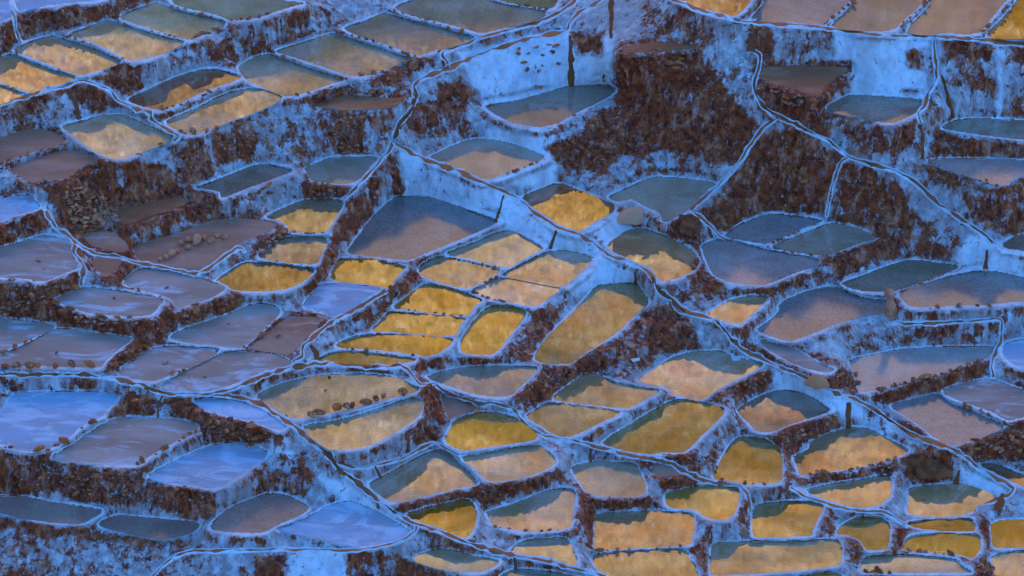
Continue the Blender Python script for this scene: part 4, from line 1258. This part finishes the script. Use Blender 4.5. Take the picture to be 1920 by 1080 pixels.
def ribbon(pts, hw, name, mat, origin, lift=0.035):
    return strip(course(pts, hw, 3, .18), (-1, -.4, .4, 1), (-.02, lift, lift, -.02), name, mat, origin)
CHOBJ = []
for (w, lab, pts) in CHANS:
    org, _ = surf(*pts[len(pts) // 2])
    root = obj("brine_channel", None, None, org.tolist())
    tag(root, lab, "channel", "brine channels on the bank crests")
    cr = course(pts, [w * 1.0, w * 1.3, w * .9, w * 1.4, w * 1.0])
    obj("channel_bed", strip(cr, (-1.2, -.4, .4, 1.2), (.0, .02, .02, .0), "channel_bed", M_CHAN, org), root)
    for sd in (-1, 1):
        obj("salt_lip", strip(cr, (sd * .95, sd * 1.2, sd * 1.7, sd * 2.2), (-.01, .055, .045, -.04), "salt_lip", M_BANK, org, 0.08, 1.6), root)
    CHOBJ.append((root, org))
for ci, hw, pts in SPILLS:
    root, org = CHOBJ[ci]
    obj("spill_stain", ribbon(pts, hw, "spill_stain", M_SPILL, org, 0.05), root)

# ---------------------------------------------------------------- heaps, rocks and odds and ends
def heap(name, x, y, rx, ry, h, mat, label, cat, seed, steep=1.0, rough=0.05):
    p, _ = surf(x, y)
    n, mrings = 56, 22
    V = [[0, 0, h]]
    rg = np.random.default_rng(seed)
    for r in range(1, mrings + 1):
        f = r / mrings
        for a in range(n):
            t = 2 * math.pi * a / n
            k = 1 + 0.14 * math.sin(2 * t + seed) + 0.08 * math.sin(5 * t + 2 * seed)
            V.append([rx * f * k * math.cos(t), ry * f * k * math.sin(t), h * (1 - f ** (1.1 * steep)) - (0.16 * f ** 6)])
    V = np.array(V)
    V[:, 2] += rough * (fbm(V * 2.6 + seed, 3) + 0.7 * fbm(V * 7 + seed, 2)) * np.clip((V[:, 2] + .3) * 2, 0, 1)
    V[:, :2] *= (1 + 1.6 * rough * fbm(V * 3.3 + seed + 9, 3)[:, None])
    F = [[0, 1 + a, 1 + (a + 1) % n, 1 + (a + 1) % n] for a in range(n)]
    me = bpy.data.meshes.new(name)
    faces = [[0, 1 + a, 1 + (a + 1) % n] for a in range(n)]
    for r in range(mrings - 1):
        b_ = 1 + r * n
        faces += [[b_ + a, b_ + n + a, b_ + n + (a + 1) % n, b_ + (a + 1) % n] for a in range(n)]
    me.from_pydata(V.tolist(), [], faces)
    me.polygons.foreach_set("use_smooth", np.ones(len(faces), bool))
    me.materials.append(mat)
    o = obj(name, me, None, p.tolist())
    tag(o, label, cat)
    return o, p

heap("sand_heap", 1188, 402, 0.8, 0.7, 0.45, M_SAND, "pale pink sand heap beside the dark grey pan", "sand heap", 1)
heap("sand_heap", 1535, 708, 0.5, 0.5, 0.32, M_SAND2, "brown sand heap on the bank beside the whitish strip", "sand heap", 2, 0.9)
heap("earth_mound", 1738, 874, 1.05, 0.75, 0.5, M_MOUND, "rounded maroon earth mound below the main channel, lower right", "mound", 3, 2.6, 0.22)
heap("earth_mound", 1290, 420, 0.65, 0.8, 0.30, M_MOUND, "small maroon earth mound right of the dark grey pan", "mound", 4, 2.2, 0.2)
rp0, _ = surf(165, 405)
rub = obj("rubble_heap", None, None, rp0.tolist())
tag(rub, "heap of broken stones and sticks beside the left channel", "rubble heap")
RUB_AREA = np.array([[112, 360], [150, 345], [190, 365], [216, 400], [214, 425], [180, 432], [150, 432], [128, 400]], float)
n_ = 0
while n_ < 150:
    x, y = random.uniform(110, 217), random.uniform(345, 434)
    if not inside(RUB_AREA, np.array(x), np.array(y)): continue
    n_ += 1
    big_ = y > 405
    place_stone("rubble_stone", random.choice(RUBS if random.random() < .6 else ROCKS), x, y, random.choice((3, 4, 5, 6, 8, 11)) * (1.15 if big_ else .8), rub, rp0, .2, .8)
def stick_mesh(L):
    n, V, F = 6, [], []
    for k in range(5):
        f = k / 4
        for a in range(n):
            t = 2 * math.pi * a / n
            V.append([(f - .5) * L, (.035 - .012 * f) * math.cos(t) + .05 * math.sin(f * 3), (.035 - .012 * f) * math.sin(t)])
    for k in range(4):
        for a in range(n): F.append([k * n + a, k * n + (a + 1) % n, (k + 1) * n + (a + 1) % n, (k + 1) * n + a])
    F += [list(range(n)), list(range(4 * n, 5 * n))]
    me = bpy.data.meshes.new("stick"); me.from_pydata(V, [], F); me.materials.append(M_WOOD); return me
for _ in range(10):
    sp0, _n = surf(random.uniform(180, 212), random.uniform(380, 424))
    o = obj("stick", stick_mesh(random.uniform(.6, 1.1)), rub, (sp0 + np.array([0, 0, .12]) - rp0).tolist())
    o.rotation_euler = (0, random.uniform(.3, .6), random.uniform(-1.5, -.9))

# loose rocks across the dry basin
ROCK_LAB = ["tan rock just left of the largest rock in the dry basin", "largest tan rock near the middle of the dry basin",
            "tan rock touching the right side of the dry basin's largest rock", "fourth tan rock from the right end of the rock line in the dry basin",
            "second smallest rock near the right end of the dry basin's rock line", "small rock at the far right end of the dry basin's rock line",
            "tan rock in front of the dry basin's largest rock", "small rock behind the middle of the dry basin's rock line",
            "biggest rock in the left cluster of the dry basin", "rock at the left of the dry basin's left cluster",
            "small rock joining the left cluster to the middle rocks of the dry basin", "smallest rock, leftmost of all in the dry basin"]
for n_, (x, y, s) in enumerate([(352, 452, 17), (368, 455, 24), (382, 449, 17), (396, 454, 15), (408, 443, 14), (422, 446, 12), (352, 466, 16), (340, 458, 12), (322, 478, 20), (312, 484, 13), (332, 472, 11), (300, 487, 10)]):
    p, _ = surf(x, y)
    p = np.array(ground(x, y, ZP[KEY['C5']]))
    o = obj("rock", ROCKS[n_ % 6], None, (p + np.array([0, 0, s * MPX * .28])).tolist())
    o.scale = (s * MPX,) * 3; o.rotation_euler = (.2 * (n_ % 3), .1 * (n_ % 4), n_ * 1.3)
    tag(o, ROCK_LAB[n_], "rock", "loose rocks across the dry basin")
def lone(pan, x, y, s, label, me=None, name="rock", cat="rock", flat=.6):
    p = np.array(ground(x, y, ZP[KEY[pan]]))
    o = obj(name, me or random.choice(STONES), None, (p + np.array([0, 0, s * MPX * .2 * flat])).tolist())
    s *= .7
    o.scale = (s * MPX * 1.2, s * MPX * .8, s * MPX * flat * .7); o.rotation_euler = (0, 0, random.uniform(0, 3))
    tag(o, label, cat)
lone('C2', 72, 490, 13, "dark stone lying on the rounded lavender pan at left edge")
lone('C2', 82, 506, 9, "flat dark stone near the front of the rounded lavender pan")
lone('G6', 106, 663, 13, "flat dark stone on the frosted blue white pan")
lone('G1', 214, 560, 11, "red brown stone on the white streaked lavender pan")
lone('G2', 312, 541, 14, "brown stone on the lavender pan with an ochre streak")
lone('G7', 309, 682, 14, "brown rock on the lavender pan above the footpath bend")
lone('G8', 385, 708, 9, "small dark stone on the pan inside the footpath bend")
lone('G3', 428, 608, 8, "small dark stone on the large pale frosted lavender pan")
lone('G4', 522, 632, 15, "brown stone on the pan beside the white channel spur")
lone('E11', 722, 921, 10, "small pinkish rock in the large straw pan by the footpath", random.choice(ROCKS))
lone('E6', 617, 708, 11, "black float near the rear shore of the oval straw pan", stone_mesh("float", 91, .5, M_DARK), "float", "float", .5)
lone('E6', 610, 732, 8, "small dark float in the middle of the oval straw pan", stone_mesh("float", 92, .5, M_DARK), "float", "float", .5)
lone('D14', 1700, 504, 5, "tiny dark stone in the grey green pan behind stone post")
lone('E26', 1731, 937, 7, "dark flat stone in the slate and orange pan")

# stone post between the two right hand pans
def post():
    p, _ = surf(1672, 590)
    V, F, n = [], [], 10
    prof = [(0, .30), (.35, .26), (.8, .21), (1.15, .17), (1.4, .13), (1.5, .22), (1.75, .24), (1.95, .15), (2.0, .02)]
    for k, (h, r) in enumerate(prof):
        for a in range(n):
            t = 2 * math.pi * a / n
            rr = r * (1 + .22 * math.sin(3 * t + k) + .1 * math.sin(5 * t + 2 * k))
            V.append([rr * math.cos(t) - .12 * h, rr * .8 * math.sin(t), h * .78 - .1])
    for k in range(len(prof) - 1):
        for a in range(n): F.append([k * n + a, k * n + (a + 1) % n, (k + 1) * n + (a + 1) % n, (k + 1) * n + a])
    F.append(list(range((len(prof) - 1) * n, len(prof) * n)))
    me = bpy.data.meshes.new("stone_post"); me.from_pydata(V, [], F); me.materials.append(M_ROCK)
    o = obj("stone_post", me, None, p.tolist())
    tag(o, "weathered tan stone post between two grey pans at right", "post")
post()

def slab(x, y, L, W, T, rz, tilt, label, mat=M_BOARD):
    import bmesh
    p, n = surf(x, y)
    bm = bmesh.new(); bmesh.ops.create_cube(bm, size=1)
    for v in bm.verts: v.co = (v.co.x * L * (1 + .12 * v.co.y), v.co.y * W * (1 - .2 * v.co.x), v.co.z * T)
    bmesh.ops.bevel(bm, geom=list(bm.edges), offset=T * .2, segments=1, affect='EDGES')
    me = bpy.data.meshes.new("board"); bm.to_mesh(me); bm.free(); me.materials.append(mat)
    o = obj("board", me, None, (p + n * .12).tolist()); o.rotation_euler = (tilt, .2, rz)
    tag(o, label, "board")
slab(1188, 676, .45, .16, .04, .6, .4, "pale board lying at the foot of the dark bank, centre")
slab(1162, 671, .42, .16, .05, .9, .5, "short tan board beside the pale one under the dark bank", M_WOOD)
slab(1381, 672, .5, .3, .05, .1, .15, "pale plastic bag at the shore under the main channel, right of centre")  # a plastic bag, modelled as a flat slab like the boards
